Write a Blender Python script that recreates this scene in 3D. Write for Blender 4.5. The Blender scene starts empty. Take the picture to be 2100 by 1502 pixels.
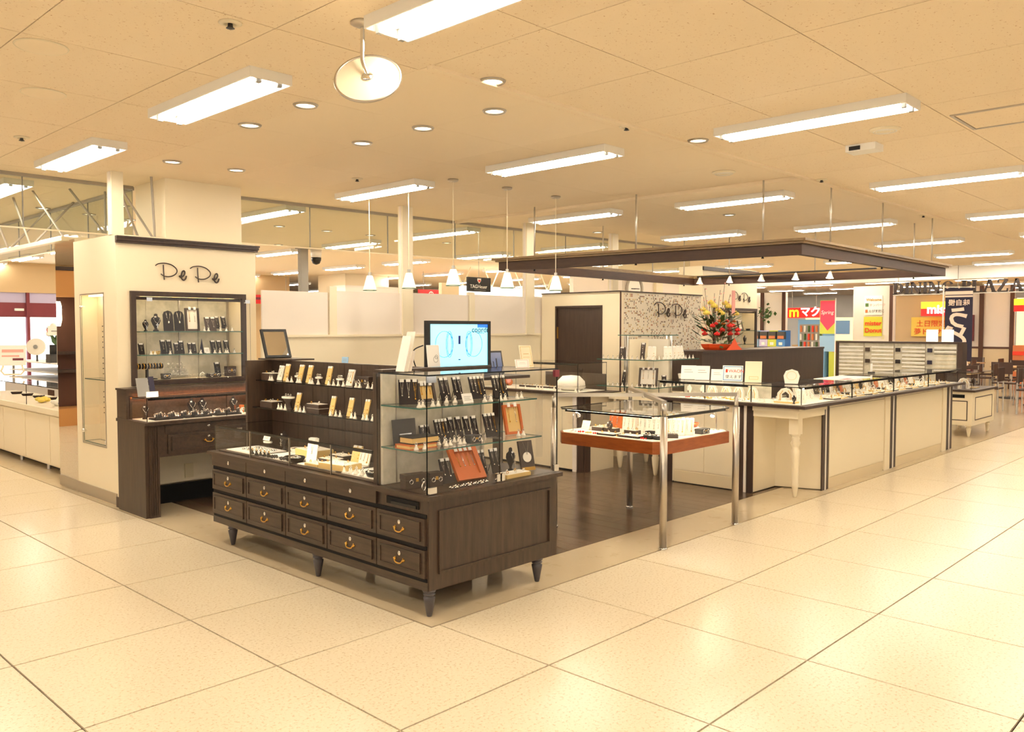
import bpy, math, random
from mathutils import Vector, Matrix
random.seed(7)
PI = math.pi
SC = bpy.context.scene
COL = SC.collection

# ------------------------------------------------------------------ camera, world, exposure
cd = bpy.data.cameras.new('camera'); cam = bpy.data.objects.new('camera', cd); COL.objects.link(cam)
cam.location = (-2.9137, -3.4605, 1.5756)
cam.rotation_euler = (PI/2 - 0.0443, 0, 0.763 - PI/2)
cd.sensor_width = 36; cd.lens = 1720/2100*36; cd.clip_start = 0.05; cd.clip_end = 200
SC.camera = cam
w = bpy.data.worlds.new('world'); SC.world = w; w.use_nodes = True
w.node_tree.nodes['Background'].inputs[0].default_value = (1.0, 0.90, 0.76, 1)
w.node_tree.nodes['Background'].inputs[1].default_value = 0.8
SC.view_settings.view_transform = 'Standard'; SC.view_settings.look = 'None'
SC.view_settings.gamma = 1; SC.view_settings.use_curve_mapping = False
SC.view_settings.exposure = 0.45
SC.cycles.transparent_max_bounces = 32
TUBE_STRENGTH = 34.0
CEIL = 2.95

# ------------------------------------------------------------------ materials
def s2l(c):
    return tuple(((v/255)/12.92 if v/255 <= .04045 else ((v/255+.055)/1.055)**2.4) for v in c)
MATS = {}
def mat(name, col, rough=.5, metal=0, emit=0, ecol=None, spec=.5, coat=0):
    m = bpy.data.materials.new(name); m.use_nodes = True; MATS[name] = m
    b = m.node_tree.nodes['Principled BSDF']
    c = s2l(col)
    b.inputs['Base Color'].default_value = (*c, 1); b.inputs['Roughness'].default_value = rough
    b.inputs['Metallic'].default_value = metal; b.inputs['Specular IOR Level'].default_value = spec
    b.inputs['Coat Weight'].default_value = coat
    if emit:
        b.inputs['Emission Color'].default_value = (*(s2l(ecol) if ecol else c), 1)
        b.inputs['Emission Strength'].default_value = emit
    return m
def nodes(m):
    nt = m.node_tree; return nt, nt.nodes['Principled BSDF']
def coords(nt, scale):
    g = nt.nodes.new('ShaderNodeNewGeometry'); mp = nt.nodes.new('ShaderNodeMapping')
    mp.inputs['Scale'].default_value = scale
    nt.links.new(g.outputs['Position'], mp.inputs['Vector']); return mp.outputs[0]
def ramp(nt, fac, stops):
    r = nt.nodes.new('ShaderNodeValToRGB'); e = r.color_ramp.elements
    while len(e) < len(stops): e.new(.5)
    for i, (p, c) in enumerate(stops): e[i].position = p; e[i].color = (*s2l(c), 1)
    nt.links.new(fac, r.inputs[0]); return r.outputs[0]
def noise(nt, vec, scale, detail=3, rough=.5):
    n = nt.nodes.new('ShaderNodeTexNoise'); n.inputs['Scale'].default_value = scale
    n.inputs['Detail'].default_value = detail; n.inputs['Roughness'].default_value = rough
    nt.links.new(vec, n.inputs['Vector']); return n.outputs[0]
def bump(nt, b, h, st, dist=.002):
    n = nt.nodes.new('ShaderNodeBump'); n.inputs['Strength'].default_value = st; n.inputs['Distance'].default_value = dist
    nt.links.new(h, n.inputs['Height']); nt.links.new(n.outputs[0], b.inputs['Normal'])
def wood(name, dark, light, rough=.42, scale=(14, 14, 1.3), st=.15):
    m = mat(name, light, rough); nt, b = nodes(m); v = coords(nt, scale)
    n = noise(nt, v, 3.0, 5, .6); nt.links.new(ramp(nt, n, [(.3, dark), (.7, light)]), b.inputs['Base Color'])
    n2 = noise(nt, v, 14, 3); bump(nt, b, n2, st, .001); return m
def speck(name, c0, c1, c2, scale, rough, lo=.36, hi=.62, coat=0, wav=0):
    m = mat(name, c1, rough, coat=coat); nt, b = nodes(m); v = coords(nt, (1, 1, 1))
    n = noise(nt, v, scale, 4, .65)
    nt.links.new(ramp(nt, n, [(lo, c0), (lo+.06, c1), (hi, c1), (hi+.08, c2)]), b.inputs['Base Color'])
    if wav: bump(nt, b, noise(nt, v, wav, 2), .02, .01); b.inputs['Specular IOR Level'].default_value = .28
    return m
def glassmat(name, tint=(255, 255, 255), refl=1.0):
    m = bpy.data.materials.new(name); m.use_nodes = True; MATS[name] = m; nt = m.node_tree; nt.nodes.clear()
    o = nt.nodes.new('ShaderNodeOutputMaterial'); mx = nt.nodes.new('ShaderNodeMixShader')
    t = nt.nodes.new('ShaderNodeBsdfTransparent'); t.inputs[0].default_value = (*s2l(tint), 1)
    gl = nt.nodes.new('ShaderNodeBsdfGlossy'); gl.inputs['Roughness'].default_value = 0.01
    f = nt.nodes.new('ShaderNodeFresnel'); f.inputs[0].default_value = 1.5
    ge = nt.nodes.new('ShaderNodeNewGeometry')
    inv = nt.nodes.new('ShaderNodeMath'); inv.operation = 'SUBTRACT'; inv.inputs[0].default_value = refl
    nt.links.new(ge.outputs['Backfacing'], inv.inputs[1])
    mu = nt.nodes.new('ShaderNodeMath'); mu.operation = 'MULTIPLY'; mu.use_clamp = True
    nt.links.new(inv.outputs[0], mu.inputs[0]); nt.links.new(f.outputs[0], mu.inputs[1])
    nt.links.new(mu.outputs[0], mx.inputs[0]); nt.links.new(t.outputs[0], mx.inputs[1]); nt.links.new(gl.outputs[0], mx.inputs[2])
    nt.links.new(mx.outputs[0], o.inputs[0]); return m

mat('cream', (246, 232, 202), .55); mat('cream2', (240, 228, 200), .5); mat('panelwhite', (240, 230, 218), .45)
mat('white', (245, 242, 236), .45); mat('ivory', (241, 227, 196), .45); mat('paper', (250, 248, 242), .7)
wood('brown', (52, 39, 29), (76, 59, 45)); wood('brown_h', (52, 39, 29), (76, 59, 45), scale=(14, 1.3, 14))
wood('espresso', (52, 36, 28), (66, 48, 38), .45); mat('legpaint', (74, 68, 70), .4)
wood('maple', (128, 62, 24), (158, 84, 36), .35, (3, 3, 16)); wood('crownwood', (112, 88, 52), (146, 118, 74), .45, (3, 3, 30))
wood('canopy', (56, 31, 15), (70, 43, 23), .55, (2, 2, 12))
speck('tile', (214, 194, 160), (236, 223, 196), (246, 236, 214), 70, .23, .38, .60, wav=4)
speck('border', (202, 184, 152), (210, 193, 162), (216, 200, 170), 6, .16)
wood('plank', (74, 57, 42), (104, 83, 64), .22, (30, 2.0, 1), .05)
wood('plank2', (86, 68, 51), (116, 94, 74), .24, (30, 2.0, 1), .05)
mat('grout', (52, 32, 18), .9); mat('darkgrout', (58, 42, 32), .8)
speck('ceilpanel', (200, 160, 114), (246, 228, 200), (246, 228, 200), 70, .8, .315, .7)
mat('ceilsmooth', (247, 230, 202), .8); mat('ceilgap', (170, 140, 104), .9)
mat('metal', (196, 192, 186), .28, 1); mat('chrome', (225, 225, 225), .08, 1); mat('brass', (196, 152, 72), .3, 1)
mat('silver', (230, 228, 222), .15, 1); mat('gold', (226, 180, 84), .2, 1); mat('mirror', (236, 232, 226), .01, 1)
mat('satin', (190, 182, 170), .35, 1); mat('greyrod', (172, 164, 152), .5, .2); mat('rodmetal', (214, 208, 198), .3, .7)
mat('black', (18, 16, 16), .45); mat('velvet', (40, 33, 32), .8); mat('tanboard', (222, 190, 120), .6)
mat('whitefab', (244, 238, 224), .7); mat('orange', (190, 94, 26), .5); mat('darkleather', (62, 46, 36), .5)
mat('red', (200, 22, 26), .5); mat('redpetal', (226, 34, 30), .6); mat('orangewrap', (238, 84, 30), .5)
mat('leaf', (52, 84, 34), .6); mat('leaf2', (76, 110, 50), .6); mat('yellowpetal', (240, 214, 96), .6); mat('pinkpetal', (240, 170, 160), .6)
mat('twig', (96, 66, 48), .8); mat('navy', (38, 34, 58), .7); mat('bannerpink', (246, 224, 206), .7)
mat('yellow', (212, 208, 60), .6); mat('redtext', (224, 56, 28), .6); mat('blue', (70, 130, 196), .5); mat('lightblue', (150, 190, 224), .5)
mat('lime', (200, 210, 80), .5); mat('grey', (150, 148, 144), .5); mat('darkgrey', (70, 68, 66), .5); mat('beige', (222, 204, 168), .6)
mat('signdark', (42, 27, 20), .6); mat('mirrorback', (226, 212, 182), .6); mat('hallgrey', (222, 218, 212), .7); mat('springpink', (232, 66, 96), .6); mat('farwall', (196, 142, 84), .8); mat('sandwall', (206, 180, 140), .7); mat('maroon', (120, 44, 56), .6); mat('chocolate', (84, 50, 34), .6)
mat('outlet', (226, 214, 180), .4); mat('rubber', (30, 28, 28), .7); mat('chairwood', (66, 42, 32), .5); mat('tablewood', (190, 160, 116), .4)
mat('plum', (110, 30, 46), .5); mat('food', (206, 120, 70), .6); mat('skyblue', (120, 170, 220), .5)
mat('chipbrown', (120, 96, 74), .4); mat('chiprust', (186, 120, 82), .4); mat('chipgrey', (170, 158, 134), .4); mat('mosaicground', (238, 228, 206), .5)
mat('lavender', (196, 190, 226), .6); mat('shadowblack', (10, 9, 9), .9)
wall = mat('wallpaper', (214, 208, 188), .6)
nt, b = nodes(wall); v = coords(nt, (1, 1, 1)); n = noise(nt, v, 9, 4, .6)
nt.links.new(ramp(nt, n, [(.4, (202, 198, 178)), (.6, (222, 216, 198))]), b.inputs['Base Color'])
glassmat('glass'); glassmat('curtainglass', (240, 243, 240), .8); glassmat('acrylic', (250, 250, 250), .8)
mat('glassedge', (62, 104, 92), .15); mat('darkedge', (22, 24, 22), .2)
mat('frost', (250, 240, 220), .4, emit=.9, ecol=(255, 236, 200))
mat('tube', (255, 250, 240), .4, emit=TUBE_STRENGTH, ecol=(255, 245, 228))
mat('strip', (255, 240, 210), .4, emit=9, ecol=(255, 236, 196)); mat('dimstrip', (255, 240, 210), .4, emit=11, ecol=(255, 238, 204)); mat('casestrip', (255, 240, 210), .4, emit=26, ecol=(255, 238, 204)); mat('bulb', (255, 240, 210), .4, emit=160, ecol=(255, 232, 190)); mat('ledorange', (255, 150, 70), .4, emit=26, ecol=(255, 150, 66))
mat('lens', (255, 246, 226), .4, emit=3.5, ecol=(255, 240, 208)); mat('downlamp', (255, 246, 226), .4, emit=10, ecol=(255, 240, 208)); mat('spotlamp', (255, 244, 220), .4, emit=40, ecol=(255, 236, 200))
mat('screen', (150, 232, 250), .3, emit=1.0, ecol=(150, 228, 248)); mat('screendark', (60, 74, 110), .2, emit=.25, ecol=(70, 90, 140))
mat('screenblue', (40, 110, 210), .3, emit=.9, ecol=(40, 110, 215)); mat('screenline', (20, 110, 160), .3, emit=.7, ecol=(40, 140, 190)); mat('screennavy', (10, 20, 90), .3, emit=.4, ecol=(14, 26, 110))
mat('signyellow', (255, 224, 40), .4, emit=1.0, ecol=(255, 222, 36)); mat('signred', (232, 26, 20), .4, emit=.9, ecol=(232, 24, 18)); mat('signwhite', (255, 255, 255), .4, emit=1.3)
mat('daylight', (255, 255, 255), .5, emit=1.9, ecol=(236, 246, 255)); mat('warmshop', (255, 220, 170), .5, emit=.9, ecol=(255, 214, 160))
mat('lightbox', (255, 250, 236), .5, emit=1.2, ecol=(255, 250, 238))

# ------------------------------------------------------------------ mesh builder
class B:
    def __init__(s): s.v = []; s.f = []; s.m = []
    def face(s, pts, m=0):
        i = len(s.v); s.v += [tuple(p) for p in pts]; s.f.append(tuple(range(i, i+len(pts)))); s.m.append(m); return s
    def box(s, x0, x1, y0, y1, z0, z1, m=0, sm=None):
        if x0 > x1: x0, x1 = x1, x0
        if y0 > y1: y0, y1 = y1, y0
        if z0 > z1: z0, z1 = z1, z0
        i = len(s.v)
        s.v += [(x0,y0,z0),(x1,y0,z0),(x1,y1,z0),(x0,y1,z0),(x0,y0,z1),(x1,y0,z1),(x1,y1,z1),(x0,y1,z1)]
        s.f += [(i,i+3,i+2,i+1),(i+4,i+5,i+6,i+7),(i,i+1,i+5,i+4),(i+1,i+2,i+6,i+5),(i+2,i+3,i+7,i+6),(i+3,i,i+4,i+7)]
        if sm is None: s.m += [m]*6
        else:                      # thinnest axis keeps m, the edges take sm
            d = [x1-x0, y1-y0, z1-z0]; a = d.index(min(d)); ax = [2,2,1,0,1,0]
            s.m += [m if ax[k] == a else sm for k in range(6)]
        return s
    def prism(s, pts, z0, z1, m=0, sm=None):     # outline counter-clockwise in x,y
        n = len(pts); i = len(s.v)
        s.v += [(p[0], p[1], z0) for p in pts] + [(p[0], p[1], z1) for p in pts]
        s.f.append(tuple(i+k for k in reversed(range(n)))); s.f.append(tuple(i+n+k for k in range(n))); s.m += [m, m]
        for k in range(n):
            j = (k+1) % n; s.f.append((i+k, i+j, i+n+j, i+n+k)); s.m.append(m if sm is None else sm)
        return s
    def cyl(s, p0, p1, r0, r1=None, n=10, m=0, cap=True):
        r1 = r0 if r1 is None else r1; p0 = Vector(p0); p1 = Vector(p1); d = (p1-p0)
        if d.length < 1e-9: return s
        d.normalize(); u = d.orthogonal().normalized(); w_ = d.cross(u); i = len(s.v)
        for p, r in ((p0, r0), (p1, r1)):
            for k in range(n):
                a = 2*PI*k/n; s.v.append(tuple(p + (u*math.cos(a)+w_*math.sin(a))*r))
        for k in range(n):
            j = (k+1) % n; s.f.append((i+k, i+j, i+n+j, i+n+k)); s.m.append(m)
        if cap:
            s.f.append(tuple(i+k for k in reversed(range(n)))); s.f.append(tuple(i+n+k for k in range(n))); s.m += [m, m]
        return s
    def tube(s, path, r, n=6, m=0):
        for a, b_ in zip(path, path[1:]): s.cyl(a, b_, r, r, n, m)
        return s
    def sweep(s, path, r, n=8, m=0):             # smooth tube, shared rings
        P_ = [Vector(p) for p in path]; i = len(s.v); u = None
        rr = r if hasattr(r, '__len__') else [r]*len(P_)
        for k, p in enumerate(P_):
            d = (P_[min(k+1, len(P_)-1)] - P_[max(k-1, 0)]).normalized()
            u = (d.orthogonal() if u is None else (u - d*u.dot(d))).normalized(); w_ = d.cross(u)
            for q in range(n):
                a = 2*PI*q/n; s.v.append(tuple(p + (u*math.cos(a)+w_*math.sin(a))*rr[k]))
        for k in range(len(P_)-1):
            for q in range(n):
                j = (q+1) % n; a = i+k*n; s.f.append((a+q, a+j, a+n+j, a+n+q)); s.m.append(m)
        s.f.append(tuple(i+q for q in reversed(range(n)))); s.f.append(tuple(i+(len(P_)-1)*n+q for q in range(n))); s.m += [m, m]
        return s
    def lathe(s, prof, c=(0,0,0), n=16, m=0, sy=1.0):   # profile (r, z)
        i = len(s.v)
        for r, z in prof:
            for k in range(n):
                a = 2*PI*k/n; s.v.append((c[0]+r*math.cos(a), c[1]+r*sy*math.sin(a), c[2]+z))
        for q in range(len(prof)-1):
            for k in range(n):
                j = (k+1) % n; a = i+q*n; s.f.append((a+k, a+j, a+n+j, a+n+k)); s.m.append(m)
        s.f.append(tuple(i+k for k in reversed(range(n)))); s.f.append(tuple(i+(len(prof)-1)*n+k for k in range(n))); s.m += [m, m]
        return s
    def ball(s, c, r, n=8, m=0, sz=1.0):
        h = max(4, n//2+1)
        return s.lathe([(max(1e-4, r*math.sin(PI*k/h)), -r*sz*math.cos(PI*k/h)) for k in range(h+1)], c, n, m)
    def torus(s, c, R_, r, n=16, k=6, m=0, ax='z'):
        i = len(s.v)
        for a in range(n):
            t = 2*PI*a/n
            for q in range(k):
                p = 2*PI*q/k; x = (R_+r*math.cos(p))*math.cos(t); y = (R_+r*math.cos(p))*math.sin(t); z = r*math.sin(p)
                v = (x, y, z) if ax == 'z' else ((x, z, y) if ax == 'y' else (z, x, y))
                s.v.append((c[0]+v[0], c[1]+v[1], c[2]+v[2]))
        for a in range(n):
            for q in range(k):
                j = (a+1) % n; l = (q+1) % k; s.f.append((i+a*k+q, i+j*k+q, i+j*k+l, i+a*k+l)); s.m.append(m)
        return s
    def add(s, o, mx=None):
        i = len(s.v)
        s.v += [tuple(mx @ Vector(p)) for p in o.v] if mx else o.v
        s.f += [tuple(i+k for k in f) for f in o.f]; s.m += o.m; return s
    def xf(s, mx): s.v = [tuple(mx @ Vector(p)) for p in s.v]; return s
    def mesh(s, name, mats, smooth=False):
        me = bpy.data.meshes.new(name); me.from_pydata(s.v, [], s.f)
        for m_ in ([mats] if isinstance(mats, str) else mats): me.materials.append(MATS[m_])
        me.polygons.foreach_set('material_index', s.m)
        if smooth: me.polygons.foreach_set('use_smooth', [True]*len(s.f))
        me.update()
        return me

def tag(o, label=None, cat=None, group=None, kind=None):
    if label: o['label'] = label
    if cat: o['category'] = cat
    if group: o['group'] = group
    if kind: o['kind'] = kind
    return o
KIDS = {}
def link(name, data, parent=None, loc=None):
    o = bpy.data.objects.new(name, data); COL.objects.link(o)
    if parent is not None:
        o.parent = parent; KIDS.setdefault(parent.name, []).append(o)
        if parent.get('_w'): o.location = -Vector(parent.location)
    if loc is not None: o.location = loc
    return o
def ob(name, b_, mats, parent=None, smooth=False, loc=None): return link(name, b_.mesh(name, mats, smooth), parent, loc)
ORD = ['first', 'second', 'third', 'fourth', 'fifth', 'sixth', 'seventh', 'eighth', 'ninth', 'tenth', 'eleventh', 'twelfth', 'thirteenth', 'fourteenth', 'fifteenth', 'sixteenth', 'seventeenth', 'eighteenth', 'nineteenth', 'twentieth', 'twenty-first', 'twenty-second', 'twenty-third', 'twenty-fourth', 'twenty-fifth', 'twenty-sixth', 'twenty-seventh', 'twenty-eighth', 'twenty-ninth', 'thirtieth']
WROOTS = []
def T(name, label, cat, loc=(0, 0, 0), group=None, rot=0, w_=True):
    o = bpy.data.objects.new(name, None); COL.objects.link(o); o.location = loc; o.rotation_euler.z = rot
    o.empty_display_size = .05
    tag(o, label, cat, group)
    if w_: o['_w'] = 1; WROOTS.append(o)
    return o
def dup(root, loc, rot=None, label=None, group=None, cat=None):
    def cp(o, par):
        c = o.copy(); COL.objects.link(c); c.parent = par
        for ch in KIDS.get(o.name, ()): cp(ch, c)
        return c
    r = cp(root, None); r.location = loc
    if rot is not None: r.rotation_euler.z = rot
    tag(r, label, cat, group); return r
FONTC = {}
def textmesh(s, size, ext, align='LEFT', shear=0, bold=0, space=1):
    k = (s, size, ext, align, shear, bold, space)
    if k in FONTC: return FONTC[k]
    c = bpy.data.curves.new('lettering', 'FONT'); c.body = s; c.size = size; c.extrude = ext; c.align_x = align
    c.shear = shear; c.offset = bold; c.space_character = space; c.resolution_u = 3
    o = bpy.data.objects.new('lettering', c); COL.objects.link(o)
    dg = bpy.context.evaluated_depsgraph_get(); me = bpy.data.meshes.new_from_object(o.evaluated_get(dg))
    bpy.data.objects.remove(o); bpy.data.curves.remove(c); FONTC[k] = me; return me
def lettering(name, s, size, mt, org, right, up, parent=None, ext=.002, align='LEFT', shear=0, bold=0, flip=False, space=1):
    me = textmesh(s, size, ext, align, shear, bold, space).copy(); me.materials.clear(); me.materials.append(MATS[mt])
    r = Vector(right).normalized(); u = Vector(up).normalized(); n = r.cross(u)
    if flip: r = -r
    M4 = Matrix(((r.x, u.x, n.x, org[0]), (r.y, u.y, n.y, org[1]), (r.z, u.z, n.z, org[2]), (0, 0, 0, 1)))
    me.transform(M4)
    if flip: me.flip_normals()
    return link(name, me, parent)
# strokes of the shop's script lettering, in a 1400 x 420 box
def arc(pts, n=6):
    out = []
    for i in range(len(pts)-1):
        p0 = pts[max(i-1, 0)]; p1 = pts[i]; p2 = pts[i+1]; p3 = pts[min(i+2, len(pts)-1)]
        for k in range(n):
            t = k/n
            out.append(tuple(.5*((2*b_)+(-a+c)*t+(2*a-5*b_+4*c-d)*t*t+(-a+3*b_-3*c+d)*t**3) for a, b_, c, d in zip(p0, p1, p2, p3)))
    out.append(tuple(pts[-1])); return out
P_STROKES = [[(210,215),(290,165),(450,145),(610,180),(715,260),(740,330),(700,400),(600,455),(490,468),(400,450),(340,408)], [(402,185),(405,330),(420,550)]]
E_STROKE = [[(795,430),(830,475),(880,450),(930,390),(935,330),(910,308),(870,340),(845,430),(860,505),(905,535),(950,505),(975,430)]]
def script_sign(name, label, org, width, right, up, group=None, th=.006, off=.012):
    t = T(name, label, 'shop sign', org, group); k = width/1640; R_ = Vector(right); U_ = Vector(up); N_ = R_.cross(U_)
    for dx, dy, st, r in ((0, 0, P_STROKES, 14), (0, 0, E_STROKE, 19), (865, 28, P_STROKES, 14), (858, 30, E_STROKE, 19)):
        b_ = B()
        for s_ in st:
            pts = [Vector(org)+R_*((x+dx-200)*k)+U_*((560-y-dy)*k)+N_*off for x, y in arc(s_)]
            b_.sweep(pts, r*k, 6)
        ob('letter', b_, 'espresso', t, True)
    return t

# ------------------------------------------------------------------ floor
def struct(name, b_, m, label, cat, parent=None, smooth=False):
    o = ob(name, b_, m, parent, smooth); tag(o, label, cat, kind='structure'); return o
flo = struct('floor', B().box(-14, 45, -16, 46, -.06, -.010), 'grout', 'polished beige terrazzo tile floor of the shopping hall', 'floor')
GX = [-7.1, -6.2, -5.3, -4.4, -3.5, -2.62, -1.74, -.885, 0, .89, 1.79, 2.71, 3.62, 4.55, 5.47] + [5.47+.92*k for k in range(1, 20)]
GY = [-6.2, -5.3, -4.42, -3.53, -2.65, -1.765, -.915, 0, .89, 1.78, 2.69, 3.58] + [3.58+.9*k for k in range(1, 14)]
ZX, ZY = -.055, -.14                      # edge of the shop's own floor
G_ = .0045
cells = []
for i in range(len(GX)-1):
    for j in range(len(GY)-1):
        x0, x1, y0, y1 = GX[i]+G_, GX[i+1]-G_, GY[j]+G_, GY[j+1]-G_
        if x0 > ZX-.01 and y0 > ZY-.01: continue
        if x1 > ZX and y1 > ZY:
            if x0 < ZX and y0 < ZY: pts = [(x0,y0),(x1,y0),(x1,ZY-G_),(ZX-G_,ZY-G_),(ZX-G_,y1),(x0,y1)]
            elif x0 < ZX: pts = [(x0,y0),(ZX-G_,y0),(ZX-G_,y1),(x0,y1)]
            else: pts = [(x0,y0),(x1,y0),(x1,ZY-G_),(x0,ZY-G_)]
        else: pts = [(x0,y0),(x1,y0),(x1,y1),(x0,y1)]
        cx, cy = (x0+x1)/2, (y0+y1)/2
        d = math.hypot(cx+2.91, cy+3.46); a = math.atan2(cy+3.46, cx+2.91)
        cells.append((d + (30 if abs(a-.763) > .72 else 0), pts))
cells.sort(key=lambda c: c[0])
rest = B()
for k, (d, pts) in enumerate(cells):
    if k < 300:
        ob('tile', B().prism(pts, -.010, 0), 'tile', flo)
    else: rest.prism(pts, -.010, 0)
o = ob('far_tile', rest, 'tile', flo); o['kind'] = 'stuff'
o = ob('border_strip', B().prism([(ZX+.009,ZY+.009),(24,ZY+.009),(24,.32),(.41,.32),(.41,4.1),(ZX+.009,4.1)], -.010, 0)
   .box(ZX+.005, 24, 4.1, 16, -.010, 0).box(9.4, 24, .32, 4.1, -.010, 0), 'border', flo)
flw = struct('floor_wood', B().box(.41, 9.4, .32, 4.1, -.010, -.004), 'darkgrout', 'dark brown plank floor inside the jewellery shop', 'floor')
PW = .152
i = 0; x = .412
while x < 6.6:
    y = .322 - (i % 3)*.3
    while y < 4.1:
        ya, yb = max(y, .322), min(y+.9, 4.098)
        if yb-ya > .03: ob('plank', B().box(x, min(x+PW-.003, 6.75), ya, yb-.003, -.004, .001), 'plank' if (i*7+int(y*10)) % 3 else 'plank2', flw)
        y += .9
    x += PW; i += 1
ob('plank_field', B().box(x, 9.4, .322, 4.098, -.004, .001), 'plank', flw)

# ------------------------------------------------------------------ ceiling
ce = struct('ceiling', B().box(-14, 45, -16, 46, CEIL+.012, CEIL+.1), 'ceilgap', 'cream suspended ceiling of fissured square panels', 'ceiling')
CX = [-7.0, -6.1, -5.2, -4.3, -3.4, -2.5, -1.63, -.84, .01] + [.01+.87*k for k in range(1, 40)]
CY = [-7.7, -6.85, -6.0, -5.15, -4.3, -3.45, -2.58, -1.69, -.87, .02] + [.02+.9*k for k in range(1, 40)]
pan = []
for i in range(len(CX)-1):
    for j in range(len(CY)-1):
        x0, x1, y0, y1 = CX[i], CX[i+1], CY[j], CY[j+1]; cx, cy = (x0+x1)/2, (y0+y1)/2
        d = math.hypot(cx+2.91, cy+3.46); a = math.atan2(cy+3.46, cx+2.91)
        pan.append((d + (40 if abs(a-.763) > .75 else 0), x0, x1, y0, y1))
pan.sort()
restp = B()
for k, (d, x0, x1, y0, y1) in enumerate(pan):
    inside = x0 > -.1 and y0 > -.1
    b_ = B().box(x0+.0025, x1-.0025, y0+.0025, y1-.0025, CEIL, CEIL+.012) if not inside else B().box(x0+.001, x1-.001, y0+.001, y1-.001, CEIL+.001, CEIL+.012)
    if k < 220: ob('ceiling_panel', b_, 'ceilsmooth' if inside else 'ceilpanel', ce)
    else: restp.add(b_)
o = ob('far_ceiling_panel', restp, 'ceilsmooth', ce); o['kind'] = 'stuff'
# shallow steps in the ceiling above the shop
tr = struct('trim_1', B().box(.0, 24, -.10, -.06, CEIL-.018, CEIL), 'ceilsmooth', 'narrow ceiling step running along the edge of the jewellery shop', 'ceiling trim')
tr = struct('trim_2', B().box(4.36, 4.42, -.06, 4.6, CEIL-.03, CEIL), 'ceilsmooth', 'ceiling step crossing the shop above the canopy rods', 'ceiling trim')

# ------------------------------------------------------------------ hall walls far away
wl = struct('wall_back', B().box(-14, 45, 34, 34.3, 0, CEIL), 'farwall', 'tan far wall of the supermarket hall behind the partition', 'wall')
wr = struct('wall_right', B().box(31, 31.3, -16, 34, 0, CEIL), 'hallgrey', 'pale far wall at the end of the food hall', 'wall')

# glass smoke barriers hanging from the ceiling
def barrier(label, p0, p1, panes, zt=CEIL, zb=2.475):
    P0, P1 = Vector((*p0, 0)), Vector((*p1, 0)); d = (P1-P0); L = d.length; u = d/L; ang = math.atan2(u.y, u.x)
    t = T('smoke_barrier', label, 'glass barrier', (p0[0], p0[1], zb), None, ang, False)
    ob('top_rail', B().box(0, L, -.018, .018, zt-zb-.03, zt-zb), 'greyrod', t)
    for k in range(panes):
        ob('glass_pane', B().box(L*k/panes+.003, L*(k+1)/panes-.003, -.004, .004, 0, zt-zb-.03, 0, 1), ['curtainglass', 'greyrod'], t)
    ob('bottom_rail', B().box(0, L, -.006, .006, -.012, 0), 'ivory', t)
    for k in range(1, panes): ob('joint_strip', B().box(L*k/panes-.004, L*k/panes+.004, -.006, .006, 0, zt-zb-.03), 'grey', t)
barrier('long clear glass smoke barrier under the ceiling behind the white posts', (1.25, 4.66), (9.6, 4.30), 8)
barrier('glass smoke barrier along the ceiling at far left of the column', (-3.4, 4.78), (.46, 4.84), 4)
barrier('glass smoke barrier running away above the neighbouring shop at left', (.47, 4.87), (.47, 13), 7)

# ------------------------------------------------------------------ concrete column and white posts
def struct_col(name, label, x0, x1, y0, y1, z0, z1, m='cream'):
    return struct(name, B().box(x0, x1, y0, y1, z0, z1), m, label, 'column')
struct_col('wall_column', 'broad square cream column rising behind the lettered pillar at left', .47, 1.22, 4.15, 4.80, 2.40, CEIL)
def post(label, x, y, z0=1.5, w_=.055, d_=.055, z1=CEIL):
    t = T('steel_post', label, 'post', (x, y, z0), None)
    ob('shaft', B().box(x-w_, x+w_, y-d_, y+d_, z0, z1), 'cream2', t)
    ob('web', B().box(x-w_-.003, x-w_+.012, y-d_+.02, y+d_-.02, z0, z1), 'panelwhite', t)
post('square white post between lettered pillar top and ceiling', .045, 4.19, 2.40, .05, .05)
post('white post standing in the partition left of the pendant lamps', 3.13, 3.98, 1.5, .075, .04)
post('white post behind the left corner of the dark canopy', 5.18, 3.98, 1.5, .075, .04)
post('beige post rising behind the speckled wall corner', 6.93, 3.92, 2.031, .07, .04)

# ------------------------------------------------------------------ ceiling fixtures
def fluoro():
    t = T('fluorescent_light', 'x', 'ceiling light', (0, 0, 0), None, 0, False)
    b_ = B().box(-.125, .125, -.63, .63, -.016, 0)
    b_.box(-.125, -.117, -.63, .63, -.056, -.016).box(.117, .125, -.63, .63, -.056, -.016).box(-.117, .117, -.63, -.622, -.056, -.016).box(-.117, .117, .622, .63, -.056, -.016)
    ob('housing', b_, 'white', t)
    ob('reflector', B().prism([(-.117, -.018), (-.09, -.034), (-.045, -.018), (0, -.040), (.045, -.018), (.09, -.034), (.117, -.018)], -.60, .60).xf(Matrix(((1, 0, 0, 0), (0, 0, -1, 0), (0, 1, 0, 0), (0, 0, 0, 1)))), 'white', t)
    for sx in (-.062, .062):
        ob('lamp_tube', B().cyl((sx, -.585, -.052), (sx, .585, -.052), .0165, n=8), 'tube', t, True)
        for sy in (-1, 1): ob('lamp_socket', B().box(sx-.014, sx+.014, sy*.586, sy*.610, -.070, -.016), 'grey', t)
    return t
fl0 = fluoro(); FG = 'fluorescent ceiling lights'
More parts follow.
